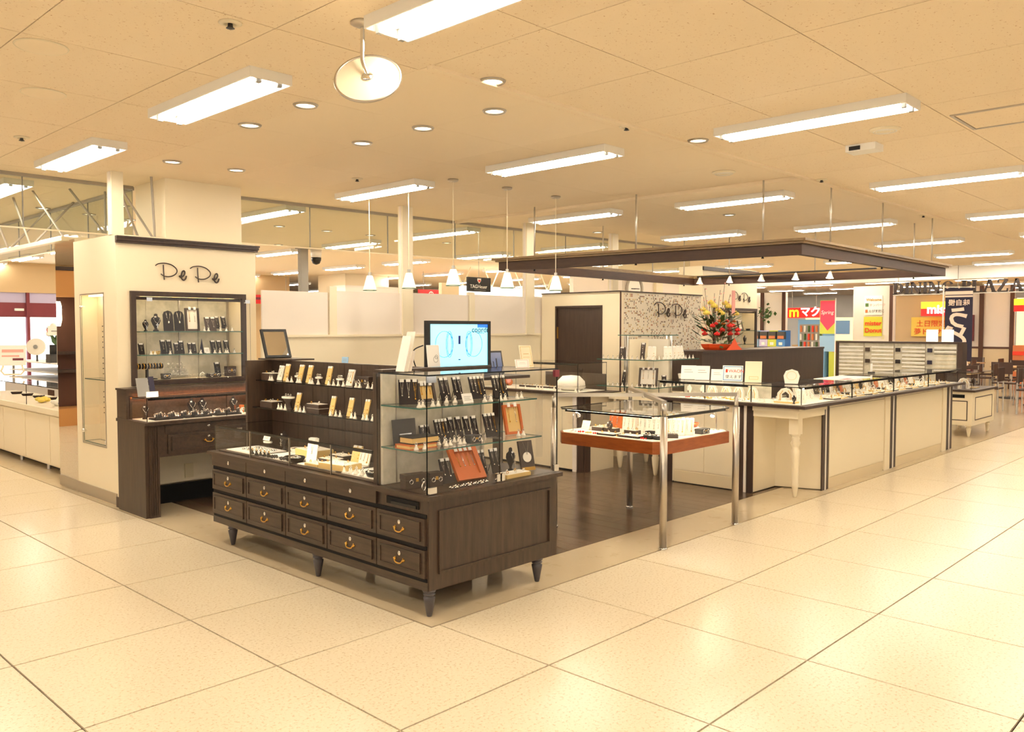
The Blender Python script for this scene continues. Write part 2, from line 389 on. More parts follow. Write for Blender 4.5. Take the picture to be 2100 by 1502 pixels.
near = [
 (-.525, 1.225, 'twin-tube fluorescent light left of the hanging round mirror'),
 (-.48, 3.54, 'twin-tube fluorescent light at far left above the white post'),
 (-.53, -1.03, 'twin-tube fluorescent light cut by the top edge beside the round mirror'),
 (2.37, -1.07, 'long fluorescent light at upper right, left of the ceiling hatch'),
 (2.23, 1.02, 'fluorescent light in the middle above the dark canopy corner'),
 (2.175, 3.15, 'fluorescent light just behind the two left pendant cords'),
 (5.29, -1.02, 'fluorescent light at right edge below the ceiling hatch'),
 (5.10, 1.0, 'fluorescent light above the near corner of the dark canopy'),
 (4.92, 3.0, 'fluorescent light right of the second white post'),
 (8.04, 1.02, 'fluorescent light between the canopy rods at right'),
 (8.25, -1.03, 'fluorescent light touching the right edge under the other right light'),
 (7.78, 2.97, 'short-looking fluorescent light behind the left canopy rods'),
 (-.43, 5.8, 'fluorescent light cut by the left edge of the picture')]
first = True
for x, y, l in near:
    if first: fl0.location = (x, y, CEIL); tag(fl0, l, 'ceiling light', FG); first = False
    else: dup(fl0, (x, y, CEIL), None, l, FG)
COLS = (-3.3, -.5, 2.25, 5.0, 7.9, 10.8, 13.6, 16.4, 19.2, 22.0, 24.8, 27.6); ROWS = (5.45, 7.65, 9.85, 12.0, 14.2, 16.4, 18.6, 22.0, 26.0)
for x in COLS:
    for y in ROWS:
        if x < -.6 and y > 13: continue
        if x < 0 and y < 6: continue
        dup(fl0, (x, y, CEIL), None, 'hall fluorescent light, '+ORD[ROWS.index(y)]+' row beyond the smoke barriers, '+ORD[COLS.index(x)]+' from left', 'distant hall lights')
for i, x in enumerate((10.9, 13.8, 16.2, 19.4, 22.2, 25.0, 27.8)):
    for j, y in enumerate((-1.0, 1.03, 3.1)):
        dup(fl0, (x, y, CEIL), None, ORD[i]+' light receding toward the food hall in the '+('right', 'middle', 'left')[j]+' line', 'lights toward the food hall')
for x, y in ((-3.3, -3.2), (-.5, -3.3), (2.4, -3.3), (5.3, -3.2), (8.1, -3.2), (-3.3, -1.0), (-3.3, 1.2), (-3.3, 3.5), (-6.1, -3.2), (-6.1, -1.0), (-6.1, 1.2), (-3.3, -5.5), (-.5, -5.5), (2.4, -5.5), (5.3, -5.5), (11, -3.2), (14, -3.2)):
    dup(fl0, (x, y, CEIL), None, 'fluorescent ceiling light over the aisle outside the picture', 'aisle lights out of view')

def downlight():
    t = T('downlight', 'x', 'downlight', (0, 0, 0), None, 0, False)
    ob('trim_ring', B().lathe([(.058, 0), (.075, -.004), (.078, 0)], n=20).torus((0, 0, -.003), .066, .009, 20, 6), 'satin', t, True)
    ob('lamp_lens', B().lathe([(.056, 0), (.056, -.003), (.001, -.004)], n=20), 'lens', t, True)
    return t
dl0 = downlight(); first = True
DL = [(-.02, 1.06, 'recessed downlight nearest the left of the round mirror'), (0, 1.77, 'recessed downlight left of the first one, beside the big left light'),
 (.42, -.12, 'upper recessed downlight right of the round mirror'), (.88, .32, 'recessed downlight just below the one right of the round mirror'), (.86, .99, 'recessed downlight below the round mirror'),
 (.85, 1.67, 'recessed downlight left below the round mirror, fourth in its row'), (.19, 3.37, 'recessed downlight above the lettered left pillar'), (.73, 3.32, 'recessed downlight above the right side of the column'),
 (2.49, -.17, 'single recessed downlight left of the upper right long light'), (6.25, 1.68, 'small round downlight seen above the canopy'), (6.6, 3.95, 'small downlight left of the beige post')]
for x, y, l in DL:
    if first: dl0.location = (x, y, CEIL); tag(dl0, l, 'downlight', 'recessed downlights'); first = False
    else: dup(dl0, (x, y, CEIL), None, l, 'recessed downlights')
for x, y in [(.9+.62*k, 6.2+.15*(k % 2)) for k in range(2)]+[(1.6+.75*k, 6.6) for k in range(7)]+[(-.2+.55*k, 6.9+.15*k) for k in range(6)]+[(3+1.4*k, 8.8) for k in range(6)]:
    dup(dl0, (x, y, CEIL), None, 'small recessed downlight beyond the glass smoke barriers', 'distant downlights')

def sprinkler():
    t = T('sprinkler', 'x', 'sprinkler', (0, 0, 0), None, 0, False)
    ob('escutcheon', B().lathe([(.05, 0), (.052, -.004), (.03, -.012), (.026, -.004)], n=16), 'cream2', t, True)
    ob('spray_head', B().lathe([(.01, 0), (.012, -.02), (.02, -.026), (.004, -.03)], n=10), 'darkgrey', t, True)
    return t
sp0 = sprinkler(); first = True
for x, y, l in [(-1.02, .1, 'fire sprinkler above and left of the round mirror'), (-.95, 3.28, 'fire sprinkler at far left edge of the ceiling'), (1.7, 2.91, 'fire sprinkler above the pendant lamps'),
  (1.79, -.04, 'fire sprinkler left of the upper right long light'), (4.68, -.14, 'fire sprinkler right above the canopy rods'), (7.9, .0, 'far fire sprinkler near the right canopy rods')]:
    if first: sp0.location = (x, y, CEIL); tag(sp0, l, 'sprinkler', 'fire sprinklers'); first = False
    else: dup(sp0, (x, y, CEIL), None, l, 'fire sprinklers')
for x, y, l in [(-1.5, 1.06, 'flat round ceiling cover plate, upper of two at left'), (-1.22, 1.94, 'flat round ceiling cover plate, lower of two at left')]:
    t = T('ceiling_speaker', l, 'ceiling speaker', (x, y, CEIL), 'round ceiling plates')
    ob('grille', B().lathe([(.118, 0), (.118, -.004), (.108, -.008), (.02, -.009)], (x, y, CEIL), 28), 'ceilsmooth', t, True)
    ob('rim', B().torus((x, y, CEIL-.003), .117, .004, 28, 6), 'cream2', t, True)
for x, y, l in [(3.74, .33, 'flat round vent in the ceiling right of the middle light'), (3.08, -1.28, 'white round ceiling fitting under the upper right light')]:
    t = T('ceiling_vent', l, 'ceiling vent', (x, y, CEIL))
    ob('plate', B().lathe([(.10, 0), (.10, -.006), (.085, -.016), (.01, -.02)], (x, y, CEIL), 24), 'cream2', t, True)
    for k in range(4): ob('louver', B().torus((x, y, CEIL-.017), .02+.018*k, .003, 20, 4), 'white', t, True)
t = T('emergency_lamp', 'small white box unit on the ceiling right of the upper light', 'ceiling unit', (3.5, -.97, CEIL))
ob('case', B().box(3.42, 3.58, -1.09, -.87, CEIL-.05, CEIL), 'white', t); ob('lens', B().box(3.41, 3.42, -.98, -.90, CEIL-.042, CEIL-.014), 'black', t)
t = T('ceiling_hatch', 'square access hatch outline in the ceiling at upper right', 'hatch', (3.25, -2.0, CEIL))
hb = B(); hx0, hx1, hy0, hy1 = 2.98, 3.5, -2.3, -1.72
hb.box(hx0, hx1, hy0, hy0+.02, CEIL-.008, CEIL).box(hx0, hx1, hy1-.02, hy1, CEIL-.008, CEIL).box(hx0, hx0+.02, hy0+.02, hy1-.02, CEIL-.008, CEIL).box(hx1-.02, hx1, hy0+.02, hy1-.02, CEIL-.008, CEIL)
ob('frame', hb, 'satin', t); ob('hatch_panel', B().box(hx0+.024, hx1-.024, hy0+.024, hy1-.024, CEIL-.004, CEIL), 'ceilpanel', t)

# round mirror on a gooseneck, seen from its white back
t = T('convex_mirror', 'round convex mirror on a bent chrome arm, seen from its cream back', 'mirror', (-.61, -.33, CEIL))
ob('ceiling_rose', B().lathe([(.055, 0), (.055, -.008), (.04, -.016), (.02, -.02)], (-.61, -.33, CEIL), 24), 'satin', t, True)
path = arc([(-.61, -.33, CEIL-.01), (-.61, -.33, CEIL-.10), (-.612, -.332, CEIL-.17), (-.60, -.35, CEIL-.235)], 6)
ob('arm', B().sweep(path, .0105, 10), 'chrome', t, True)
ctr = Vector((-.60, -.352, CEIL-.245)); zx = Vector((-.61, -.57, .53)).normalized()
MX = Matrix.Translation(ctr) @ zx.to_track_quat('Z', 'Y').to_matrix().to_4x4()
ob('mirror_back', B().lathe([(.146, -.012), (.146, -.006), (.012, .004)], n=40).xf(MX), 'mirrorback', t)
ob('mirror_face', B().lathe([(.01, -.05), (.06, -.043), (.11, -.028), (.145, -.0125)], n=40).xf(MX), 'mirror', t, True)
ob('rim', B().torus((0, 0, -.006), .148, .006, 40, 8).xf(MX), 'satin', t, True)
ob('mount_cap', B().lathe([(.026, .002), (.026, .008), (.008, .012)], n=20).xf(MX), 'chrome', t, True)

# ------------------------------------------------------------------ jewellery pieces (built once each, then copied)
PROTO = {}
def rx(a): return Matrix.Rotation(a, 4, 'X')
TILT = Matrix.Translation((0, 0, .003)) @ rx(-.28)
def root(name): return T(name, 'x', 'x', (0, 0, -50), None, 0, False)
def p_board(n, w_, h, mt, kind, tagm='paper'):
    t = root('necklace_stand' if kind != 'earring' else 'earring_stand')
    ob('board', B().box(-w_/2, w_/2, 0, .008, 0, h).xf(TILT), mt, t)
    leg = B().sweep([TILT @ Vector((0, .008, h*.8)), Vector((0, h*.55, .005))], .002, 5); ob('support', leg, 'acrylic' if kind == 'earring' else mt, t)
    for k in range(n):
        x = (k-(n-1)/2)*w_/n; s = w_/n
        ob('price_tag', B().box(x-s*.33, x+s*.33, -.004, .010, h*.90, h*1.02).xf(TILT), tagm, t)
        if kind == 'earring':
            ob('earring', B().ball((x-.0, -.003, h*.45), .0042, 6).ball((x, -.003, h*.25), .0042, 6).xf(TILT), 'gold' if k % 2 else 'silver', t, True)
        else:
            l = h*(.62+.14*((k*7) % 3)/2)
            b_ = B().cyl((x-s*.2, -.002, h*.92), (x, -.002, h-l), .0011, n=4).cyl((x+s*.2, -.002, h*.92), (x, -.002, h-l), .0011, n=4)
            b_.ball((x, -.004, h-l-.004), .0058, 6); ob('necklace', b_.xf(TILT), 'gold' if k % 4 == 2 else 'silver', t, True)
    return t
def p_ring(base='whitefab', rm='silver'):
    t = root('ring_stand')
    ob('base', B().lathe([(.014, 0), (.0145, .004), (.009, .012), (.006, .022), (.0065, .027), (.003, .03)], n=10), base, t, True)
    ob('ring', B().torus((0, 0, .030), .0085, .0022, 12, 5, 0, 'y').ball((0, 0, .041), .0036, 6), rm, t, True)
    return t
def p_bust(h, mt='velvet'):
    t = root('necklace_bust'); k = h/.16
    b_ = B().lathe([(.026*k, 0), (.026*k, .01*k), (.012*k, .02*k), (.016*k, .035*k), (.03*k, .06*k), (.045*k, .095*k), (.04*k, .12*k), (.018*k, .135*k), (.016*k, .155*k), (.006*k, .16*k)], n=14, sy=.6)
    ob('torso', b_, mt, t, True)
    c = [(math.sin(a)*.03*k*(1 if True else 0), -.022*k-.006*k*math.cos(a), .118*k-.045*k*math.cos(a)**2 if math.cos(a) > 0 else .118*k) for a in [(-PI/2)+PI*i/10 for i in range(11)]]
    b_ = B().sweep(c, .0016*k, 5); ob('necklace', b_, 'silver', t, True)
    b_ = B().box(-.0035*k, .0035*k, -.036*k, -.030*k, .03*k, .075*k).box(-.013*k, .013*k, -.036*k, -.030*k, .055*k, .062*k); ob('pendant', b_, 'silver', t)
    ob('price_tag', B().box(-.02*k, -.004*k, -.024*k, -.018*k, .125*k, .137*k), 'paper', t)
    return t
def p_arch(w_, h, mt='velvet', jew='silver'):
    t = root('necklace_display')
    pts = [(-w_/2, 0), (w_/2, 0), (w_/2, h*.8), (w_*.36, h*.94), (0, h), (-w_*.36, h*.94), (-w_/2, h*.8)]
    b_ = B().prism(pts, -.006, .006).xf(rx(PI/2)).xf(Matrix.Translation((0, 0, .002)) @ rx(-.14)); ob('panel', b_, mt, t)
    b_ = B(); TT = rx(-.14)
    for s_ in (-1, 1): b_.sweep([TT @ Vector((s_*w_*.2, -.008, h*.93)), TT @ Vector((s_*w_*.15, -.008, h*.7)), TT @ Vector((0, -.008, h*.46))], .0016, 5)
    ob('necklace', b_, jew, t, True)
    ob('pendant', B().ball((0, -.008, h*.43), .010, 8, 0, 1.3).xf(TT), jew, t, True)
    return t
def p_tray(w_, d, h, mt, pad='whitefab', n=0, jew='silver'):
    t = root('display_tray')
    ob('tray', B().box(-w_/2, w_/2, -d/2, d/2, 0, h), mt, t)
    ob('pad', B().box(-w_/2+.006, w_/2-.006, -d/2+.006, d/2-.006, h, h+.003), pad, t)
    for k in range(n):
        x = (-.5+(k+.5)/n)*(w_-.03)
        ob('ring', B().torus((x, (k % 2-.5)*d*.4, h+.010), .008, .0022, 10, 5, 0, 'y'), jew if k % 3 else 'gold', t, True)
    return t
def p_plate(r, mt, jew='silver', n=4, sy=.7):
    t = root('display_dish')
    ob('dish', B().lathe([(r*.8, 0), (r, .022), (r*1.02, .03), (r*.92, .026), (r*.8, .018), (.005, .018)], n=24, sy=sy), mt, t, True)
    for k in range(n):
        a = 2.4*k; ob('bracelet', B().torus((r*.4*math.cos(a), r*.4*sy*math.sin(a), .026), .026, .003, 16, 5), jew, t, True)
    return t
def p_box(w_, d, h, mt='darkleather'):
    t = root('jewellery_box')
    ob('body', B().box(-w_/2, w_/2, -d/2, d/2, 0, h*.62), mt, t); ob('lid', B().box(-w_/2-.002, w_/2+.002, -d/2-.002, d/2+.002, h*.64, h), mt, t)
    ob('clasp', B().box(-.008, .008, -d/2-.006, -d/2-.001, h*.5, h*.74), 'brass', t)
    for s_ in (-1, 1):
        ob('earring', B().torus((s_*w_*.27, -d/2-.006, h*.5), .011, .0025, 12, 5, 0, 'y').ball((s_*w_*.27, -d/2-.006, h*.5+.014), .004, 6), 'silver', t, True)
    return t
def p_card(w_, h, mt='paper', tilt=.35, line=None):
    t = root('price_card'); M_ = Matrix.Translation((0, 0, .002)) @ rx(-tilt)
    ob('card', B().box(-w_/2, w_/2, 0, .003, 0, h).xf(M_), mt, t)
    ob('foot', B().box(-w_*.4, w_*.4, .003, h*.5, 0, .002), 'acrylic', t)
    b_ = B()
    for k in range(3): b_.box(-w_*.32, w_*(.32-.1*(k % 2)), -.0012, 0, h*(.3+.17*k), h*(.34+.17*k))
    ob('print', b_.xf(M_), line or 'grey', t)
    return t
def p_frame(w_, h, fm, inner, n=3, th=.018, bord=.14, tilt=.25):
    t = root('framed_display'); M_ = Matrix.Translation((0, 0, th*math.sin(tilt)+.001)) @ rx(-tilt); bd = w_*bord
    b_ = B().box(-w_/2, w_/2, 0, th, 0, bd).box(-w_/2, w_/2, 0, th, h-bd, h).box(-w_/2, -w_/2+bd, 0, th, bd, h-bd).box(w_/2-bd, w_/2, 0, th, bd, h-bd)
    ob('frame', b_.xf(M_), fm, t); ob('mount', B().box(-w_/2+bd, w_/2-bd, th*.5, th, bd, h-bd).xf(M_), inner, t)
    ob('support', B().sweep([M_ @ Vector((0, th, h*.7)), Vector((0, h*.5, .007))], .003, 5), fm, t)
    for k in range(n):
        x = (k-(n-1)/2)*(w_-2*bd)/n
        ob('price_tag', B().box(x-.011, x+.011, -.004, th*.5, h-bd*.9, h-bd*.1+.012).xf(M_), 'paper', t)
        ob('necklace', B().cyl((x-.006, th*.45, h-bd), (x, th*.45, h*.45), .0012, n=4).cyl((x+.006, th*.45, h-bd), (x, th*.45, h*.45), .0012, n=4).ball((x, th*.4, h*.43), .006, 6).xf(M_), 'silver' if k % 2 else 'gold', t, True)
    return t
def p_pedestal(w_, h, mt='darkleather'):
    t = root('pedestal_tray')
    ob('foot', B().lathe([(w_*.35, 0), (w_*.33, .006), (w_*.2, h*.5), (w_*.42, h-.012)], n=16, sy=.6), mt, t, True)
    ob('top', B().lathe([(w_*.5, h-.012), (w_*.52, h-.004), (w_*.5, h)], n=20, sy=.6), 'whitefab', t, True)
    for k in (-1, 0, 1): ob('ring', B().torus((k*w_*.25, 0, h+.012), .0085, .0025, 12, 5, 0, 'y'), 'silver', t, True)
    return t
def p_bangle(r, mt='silver'):
    t = root('bangle'); ob('band', B().torus((0, 0, r+.003), r, .004, 18, 6, 0, 'y'), mt, t, True)
    ob('stone', B().ball((0, 0, 2*r+.006), .006, 8), 'silver', t, True); return t
def p_strand(n=5, mt='silver'):
    t = root('bead_bracelet')
    for k in range(n):
        a = 2*PI*k/n
        ob('bead', B().ball((.022*math.cos(a), .022*math.sin(a), .006), .0062, 6), mt, t, True)
    ob('cord', B().torus((0, 0, .006), .022, .0015, 14, 4), 'black', t, True); return t
def p_u(w_, h, mt='whitefab', jew='gold'):
    t = root('bracelet_arch')
    pts = [(-w_/2, 0), (-w_/2+w_*.28, 0), (-w_*.2, h*.55), (0, h*.74), (w_*.2, h*.55), (w_/2-w_*.28, 0), (w_/2, 0), (w_*.46, h*.62), (w_*.25, h*.92), (0, h), (-w_*.25, h*.92), (-w_*.46, h*.62)]
    ob('arch', B().prism(pts, -.02, .02).xf(rx(PI/2)), mt, t)
    b_ = B()
    for k in (-1, 1): b_.sweep([(k*w_*.3, -.023, h*.1), (k*w_*.32, -.023, h*.5), (k*w_*.15, -.023, h*.82)], .003, 5)
    ob('bracelet', b_, jew, t, True); return t
BUILD = dict(board=p_board, ring=p_ring, bust=p_bust, arch=p_arch, tray=p_tray, plate=p_plate, box=p_box, card=p_card, frame=p_frame, pedestal=p_pedestal, bangle=p_bangle, strand=p_strand, u=p_u)
CATS = dict(board='necklace stand', ring='ring stand', bust='bust', arch='necklace stand', tray='tray', plate='dish', box='box', card='card', frame='frame', pedestal='tray', bangle='bangle', strand='bracelet', u='bracelet stand')
def put(kind, args, x, y, z, rot, label, group=None, cat=None):
    key = (kind, args)
    if key not in PROTO:
        r = BUILD[kind](*args); PROTO[key] = r; r.location = (x, y, z); r.rotation_euler.z = rot
        tag(r, label, cat or CATS[kind], group); return r
    r = dup(PROTO[key], (x, y, z), rot, label, group, cat or CATS[kind])
    if not group and 'group' in r: del r['group']
    return r
LX = -PI/2      # facing the aisle on the left (-x)

# ------------------------------------------------------------------ main brown cabinet with drawers, low case and tall corner showcase
def pane(t, name, x0, x1, y0, y1, z0, z1, edge='darkedge', m='glass'): return ob(name, B().box(x0, x1, y0, y1, z0, z1, 0, 1), [m, edge], t)
def turned_leg(b_, x, y, h, r=.034):
    k = h/.15
    return b_.lathe([(.008, 0), (.014, .002*k), (.018, .02*k), (.030, .085*k), (r, .108*k), (.024, .114*k), (.024, .118*k), (.034, .122*k), (.034, .130*k), (.026, .134*k), (.036, .140*k), (.038, .15*k)], (x, y, 0), 18)
t = T('drawer_cabinet', 'dark brown wooden cabinet with brass-handled drawers and glass display cases, on tapered feet', 'display cabinet', (.5, .9, 0))
b_ = B().prism([(.02,-.035),(1.075,-.035),(1.075,.46),(.52,.46),(.52,2.405),(.02,2.405)], .15, .65); ob('carcass', b_, 'brown', t)
ob('countertop', B().prism([(-.015,-.065),(1.10,-.065),(1.10,.485),(.54,.485),(.54,2.435),(-.015,2.435)], .65, .674), 'brown_h', t)
DY = [2.395, 1.896, 1.387, .91, .41, -.02]
def moulding(b_, ax, c, a0, a1, z0, z1, wd=.014, out=.010):
    # rectangular bead on a face: ax 'x' = face looking to -x at x=c, spans y a0..a1
    for k, (u0, u1, v0, v1) in enumerate(((a0, a1, z0, z0+wd), (a0, a1, z1-wd, z1), (a0, a0+wd, z0+wd, z1-wd), (a1-wd, a1, z0+wd, z1-wd))):
        if ax == 'x': b_.box(c-out, c, u0, u1, v0, v1)
        else: b_.box(u0, u1, c-out, c, v0, v1)
    return b_
def bail(y, z, x=0.0):
    b_ = B()
    for s_ in (-1, 1): b_.lathe([(.011, 0), (.009, .006), (.005, .009)], n=8).ball((0, 0, 0), .001, 4)
    b_ = B()
    for s_ in (-1, 1): b_.cyl((x, y+s_*.034, z), (x-.010, y+s_*.034, z), .009, .006, 8).ball((x-.004, y+s_*.044, z+.003), .006, 6).ball((x-.003, y+s_*.034, z+.010), .005, 6)
    b_.sweep(arc([(x-.010, y+.034, z), (x-.012, y+.026, z-.011), (x-.013, y+.010, z-.016), (x-.013, y-.010, z-.016), (x-.012, y-.026, z-.011), (x-.010, y-.034, z)], 3), .0040, 6)
    return b_
def keyhole(b_, y, z, x=0.0): return b_.lathe([(.0105, 0), (.012, .004), (.008, .006)], n=12).xf(Matrix.Translation((x, y, z)) @ Matrix.Rotation(-PI/2, 4, 'Y') @ Matrix.Scale(1.35, 4, (1, 0, 0)))
def drawer(par, y0, y1, z0, z1, x=0.0, front=.02):
    d = ob('drawer', moulding(B().box(x+.004, x+front, y0+.004, y1-.004, z0, z1), 'x', x+.004, y0+.035, y1-.035, z0+.022, z1-.018, .013, .011).box(x-.002, x+.004, y0+.048, y1-.048, z0+.035, z1-.031), 'brown_h', par)
    yc = (y0+y1)/2; zc = (z0+z1)/2
    ob('handle', bail(yc, zc-.008, x), 'brass', d, True); ob('keyhole', keyhole(B(), yc, zc+.030, x), 'silver', d, True)
for k in range(5):
    y1, y0 = DY[k], DY[k+1]
    drawer(t, y0, y1, .398, .545); drawer(t, y0, y1, .218, .372)
    if k < 4:
        d = ob('drawer', B().box(.004, .02, y0+.003, y1-.003, .572, .648), 'brown_h', t); ob('keyhole', keyhole(B(), (y0+y1)/2, .612, .004), 'silver', d, True)
for z in (.548, .375, .195): ob('shadow_gap', B().box(.014, .021, -.02, 2.395, z, z+.020), 'shadowblack', t)
sl = B().box(.012, .021, .045, .325, .588, .628); ob('vent_slot', sl, 'shadowblack', t); ob('slot_plate', B().box(.008, .013, .06, .28, .590, .606), 'black', t)
ob('end_panel', moulding(B(), 'y', -.035, .085, 1.01, .235, .585, .014, .012), 'brown', t)
ob('base_rail', B().box(.012, .03, -.03, 2.40, .15, .196), 'brown_h', t)
for x, y in ((.05, 0.0), (.93, 0.0), (.06, 2.2), (.05, 1.08), (.46, 2.2), (.46, 1.08), (.93, .40)): ob('leg', turned_leg(B(), x, y, .15), 'legpaint', t, True)
ob('back_board', B().box(.50, .535, .46, 2.41, .674, 1.335), 'brown', t)
for k in range(9): ob('board_seam', B().box(.4985, .501, .62+.2*k, .623+.2*k, .674, 1.33), 'espresso', t)
ob('side_panel', B().box(.29, .50, 2.385, 2.41, .674, 1.335), 'brown', t)
ob('divider', B().box(.03, .535, .418, .468, .674, 1.322), 'brown', t)
ob('top_ledge', B().box(.045, .93, .40, .475, 1.322, 1.340), 'brown_h', t)
ob('back_panel', B().box(.045, .86, .398, .418, .676, 1.318), 'wallpaper', t)
for x in (.14, .50, .83): ob('shelf_upright', B().box(x, x+.006, .394, .3985, .68, 1.31), 'satin', t)
# tall corner showcase
pane(t, 'glass_door', .022, .575, -.024, -.018, .676, 1.320); pane(t, 'glass_door', .579, 1.095, -.024, -.018, .676, 1.320)
pane(t, 'side_glass', .018, .024, -.018, .416, .676, 1.320); pane(t, 'side_glass', 1.092, 1.098, -.016, .46, .676, 1.320)
pane(t, 'back_glass', .862, 1.09, .452, .458, .676, 1.318); pane(t, 'top_glass', .016, 1.10, -.026, .40, 1.320, 1.328)
for z, x1 in ((1.134, .985), (.894, 1.03)): pane(t, 'glass_shelf', .03, x1, .05, .394, z, z+.008, 'glassedge')
for z in (1.127, .887):
    for x in (.14, .50, .83): ob('shelf_bracket', B().box(x-.004, x+.010, .22, .394, z-.006, z+.006), 'satin', t)
for x in (.545, .585): ob('hinge', B().box(x, x+.026, -.034, -.016, .68, .725), 'chrome', t)
for x, z in ((.02, 1.285), (.022, .68)): ob('hinge', B().box(x, x+.055, -.036, -.016, z, z+.035), 'chrome', t)
ob('lock', B().box(1.062, 1.102, -.034, -.014, 1.275, 1.318), 'plum', t); ob('hinge', B().box(1.055, 1.098, -.034, -.014, .68, .722), 'chrome', t)
ob('acrylic_tube', B().cyl((1.06, .10, .76), (1.06, .10, 1.16), .022, n=12), 'acrylic', t)
# low front case
YS = [.472, .91, 1.387, 1.896, 2.412]
for a, b2 in zip(YS, YS[1:]): pane(t, 'front_glass', .036, .042, a+.003, b2-.003, .676, .860)
for y in YS[1:4]: ob('joint_strip', B().box(.034, .044, y-.003, y+.003, .676, .860), 'satin', t)
pane(t, 'end_glass', .042, .29, 2.409, 2.415, .676, .860); pane(t, 'low_top_glass', .034, .495, .472, 2.382, .860, .866)
ob('light_strip', B().box(.052, .060, .52, 2.34, .848, .858), 'casestrip', t); ob('light_cover', B().box(.044, .051, .50, 2.36, .844, .859), 'black', t)
ob('case_floor', B().box(.05, .49, .48, 2.38, .674, .680), 'brown_h', t)
for x0, y1, z in ((.36, 2.38, 1.180), (.33, 2.38, .976)): pane(t, 'dark_shelf', x0, .499, .47, y1, z, z+.007, 'darkedge')
for z in (1.168, .964):
    for k in range(6): ob('shelf_bracket', B().box(.40, .499, .66+.3*k, .668+.3*k, z, z+.011), 'chrome', t)

# jewellery on the dark shelves behind the drawers
G1 = 'pieces on the upper dark shelf'; z1 = 1.188
put('tray', (.15, .09, .05, 'darkleather', 'whitefab', 3), .43, 2.27, z1, LX, 'dark stand with white top at left end of the upper dark shelf')
put('board', (2, .064, .11, 'whitefab', 'necklace'), .42, 2.15, z1, LX, 'white two-chain necklace card at left on the upper dark shelf')
for k, y in enumerate((2.05, 1.86, 1.745, 1.50)): put('board', (2, .045, .125, 'tanboard', 'earring'), .41, y, z1, LX+.15, ORD[k]+' tan earring board from left on the upper dark wooden shelf', 'tan boards on the upper dark shelf')
put('board', (3, .07, .11, 'whitefab', 'necklace'), .42, 1.26, z1, LX, 'white three-chain necklace card at right on the upper dark shelf')
put('box', (.13, .07, .07, 'darkleather'), .44, 1.08, z1, LX, 'dark leather box at right end of the upper dark shelf')
for k, y in enumerate((2.20, 2.17, 1.955, 1.90, 1.82, 1.79, 1.66, 1.63, 1.555, 1.425, 1.37, 1.315, 1.255, 1.11, 1.07, .98, .93, .88)): put('ring', (), .375, y, z1, LX, ORD[k]+' white ring stand from left on the upper dark wooden shelf', 'ring stands on the upper dark shelf')
for k, y in enumerate((1.93, 1.66, 1.40)): put('pedestal', (.07, .045), .45, y, z1, LX, ['left', 'middle', 'right'][k]+' small dark pedestal between tan boards on the upper dark shelf', 'pedestals on the upper dark shelf')
put('card', (.075, .042, 'lightblue', .1), .51, 1.43, 1.3355, LX, 'small pale blue card standing at top of the dark back board')
z2 = .984
put('tray', (.17, .10, .045, 'darkleather', 'whitefab', 4), .40, 2.22, z2, LX, 'dark tray with white pad at left on the lower dark shelf')
put('pedestal', (.13, .09), .42, 2.02, z2, LX, 'rounded dark pedestal bowl on the lower dark shelf')
for k, y in enumerate((1.87, 1.43, 1.22, 1.04)): put('board', (2, .045, .125, 'tanboard', 'earring'), .39, y, z2, LX+.15, ORD[k]+' tan earring board from left on the lower dark wooden shelf', 'tan boards on the lower dark shelf')
put('tray', (.17, .09, .03, 'darkleather', 'whitefab', 0), .41, 1.62, z2, LX, 'lower of two stacked white-topped trays on the lower dark shelf')
put('tray', (.165, .085, .026, 'darkleather', 'whitefab', 3), .41, 1.625, z2+.034, LX, 'upper of two stacked white-topped trays on the lower dark shelf')
for k, y in enumerate((2.04, 2.0, 1.95, 1.80, 1.75, 1.70, 1.37, 1.31, 1.26, 1.13, 1.09, 1.0, .96, .90, .85, .80)): put('ring', (), .35, y, z2, LX, ORD[k]+' white ring stand from left on the lower dark wooden shelf', 'ring stands on the lower dark shelf')
# low glass case
zl = .681
for y, w2 in ((2.14, .40), (1.66, .42), (1.16, .44), (.70, .36)): 
    put('tray', (w2, .26, .004, 'whitefab', 'paper', 0), .22, y, zl, LX, {2.14: 'flat white mat at left end of the low glass case', 1.66: 'second flat white mat from left in the low glass case', 1.16: 'third flat white mat from left in the low glass case', .70: 'flat white mat at right end of the low glass case'}[y], 'white mats in the low case')
zm = zl+.0075
for k in range(11): put('strand', (7, 'silver'), .16+.09*(k % 2)+.02*random.random(), 2.20-.055*(k//2)-.02*random.random(), zm+(0 if k % 2 else .0), 0, 'silver bead bracelet piled at left in the low glass case', 'bead bracelets in the low case')
put('plate', (.085, 'black', 'silver', 3), .13, 1.47, zm, LX, 'oval black dish of bracelets in the low glass case')
put('board', (1, .075, .16, 'whitefab', 'necklace'), .17, 1.34, zm, LX+.5, 'long white leaning board in the middle of the low glass case')
put('tray', (.24, .15, .035, 'tanboard', 'whitefab', 5), .16, .99, zm, LX+.1, 'tan box tray of rings at right in the low glass case')
put('tray', (.24, .17, .05, 'tanboard', 'whitefab', 3), .34, 1.56, zm, LX-.1, 'tan box tray leaning stack at centre back of the low glass case')
put('plate', (.06, 'black', 'silver', 2), .13, .60, zm, LX, 'round black dish at right end of the low glass case')
put('board', (3, .11, .10, 'whitefab', 'necklace'), .33, .98, zm, LX, 'white three-chain board at right back of the low glass case')
put('board', (2, .10, .10, 'whitefab', 'necklace'), .33, .72, zm, LX, 'white two-chain board at right end of the low glass case')
put('tray', (.16, .10, .03, 'darkleather', 'whitefab', 5), .25, 1.22, zm, LX, 'dark tray of rings right of the long white board')
put('tray', (.16, .10, .03, 'darkleather', 'whitefab', 4), .39, 1.30, zm, LX, 'dark tray of rings behind the long white board')
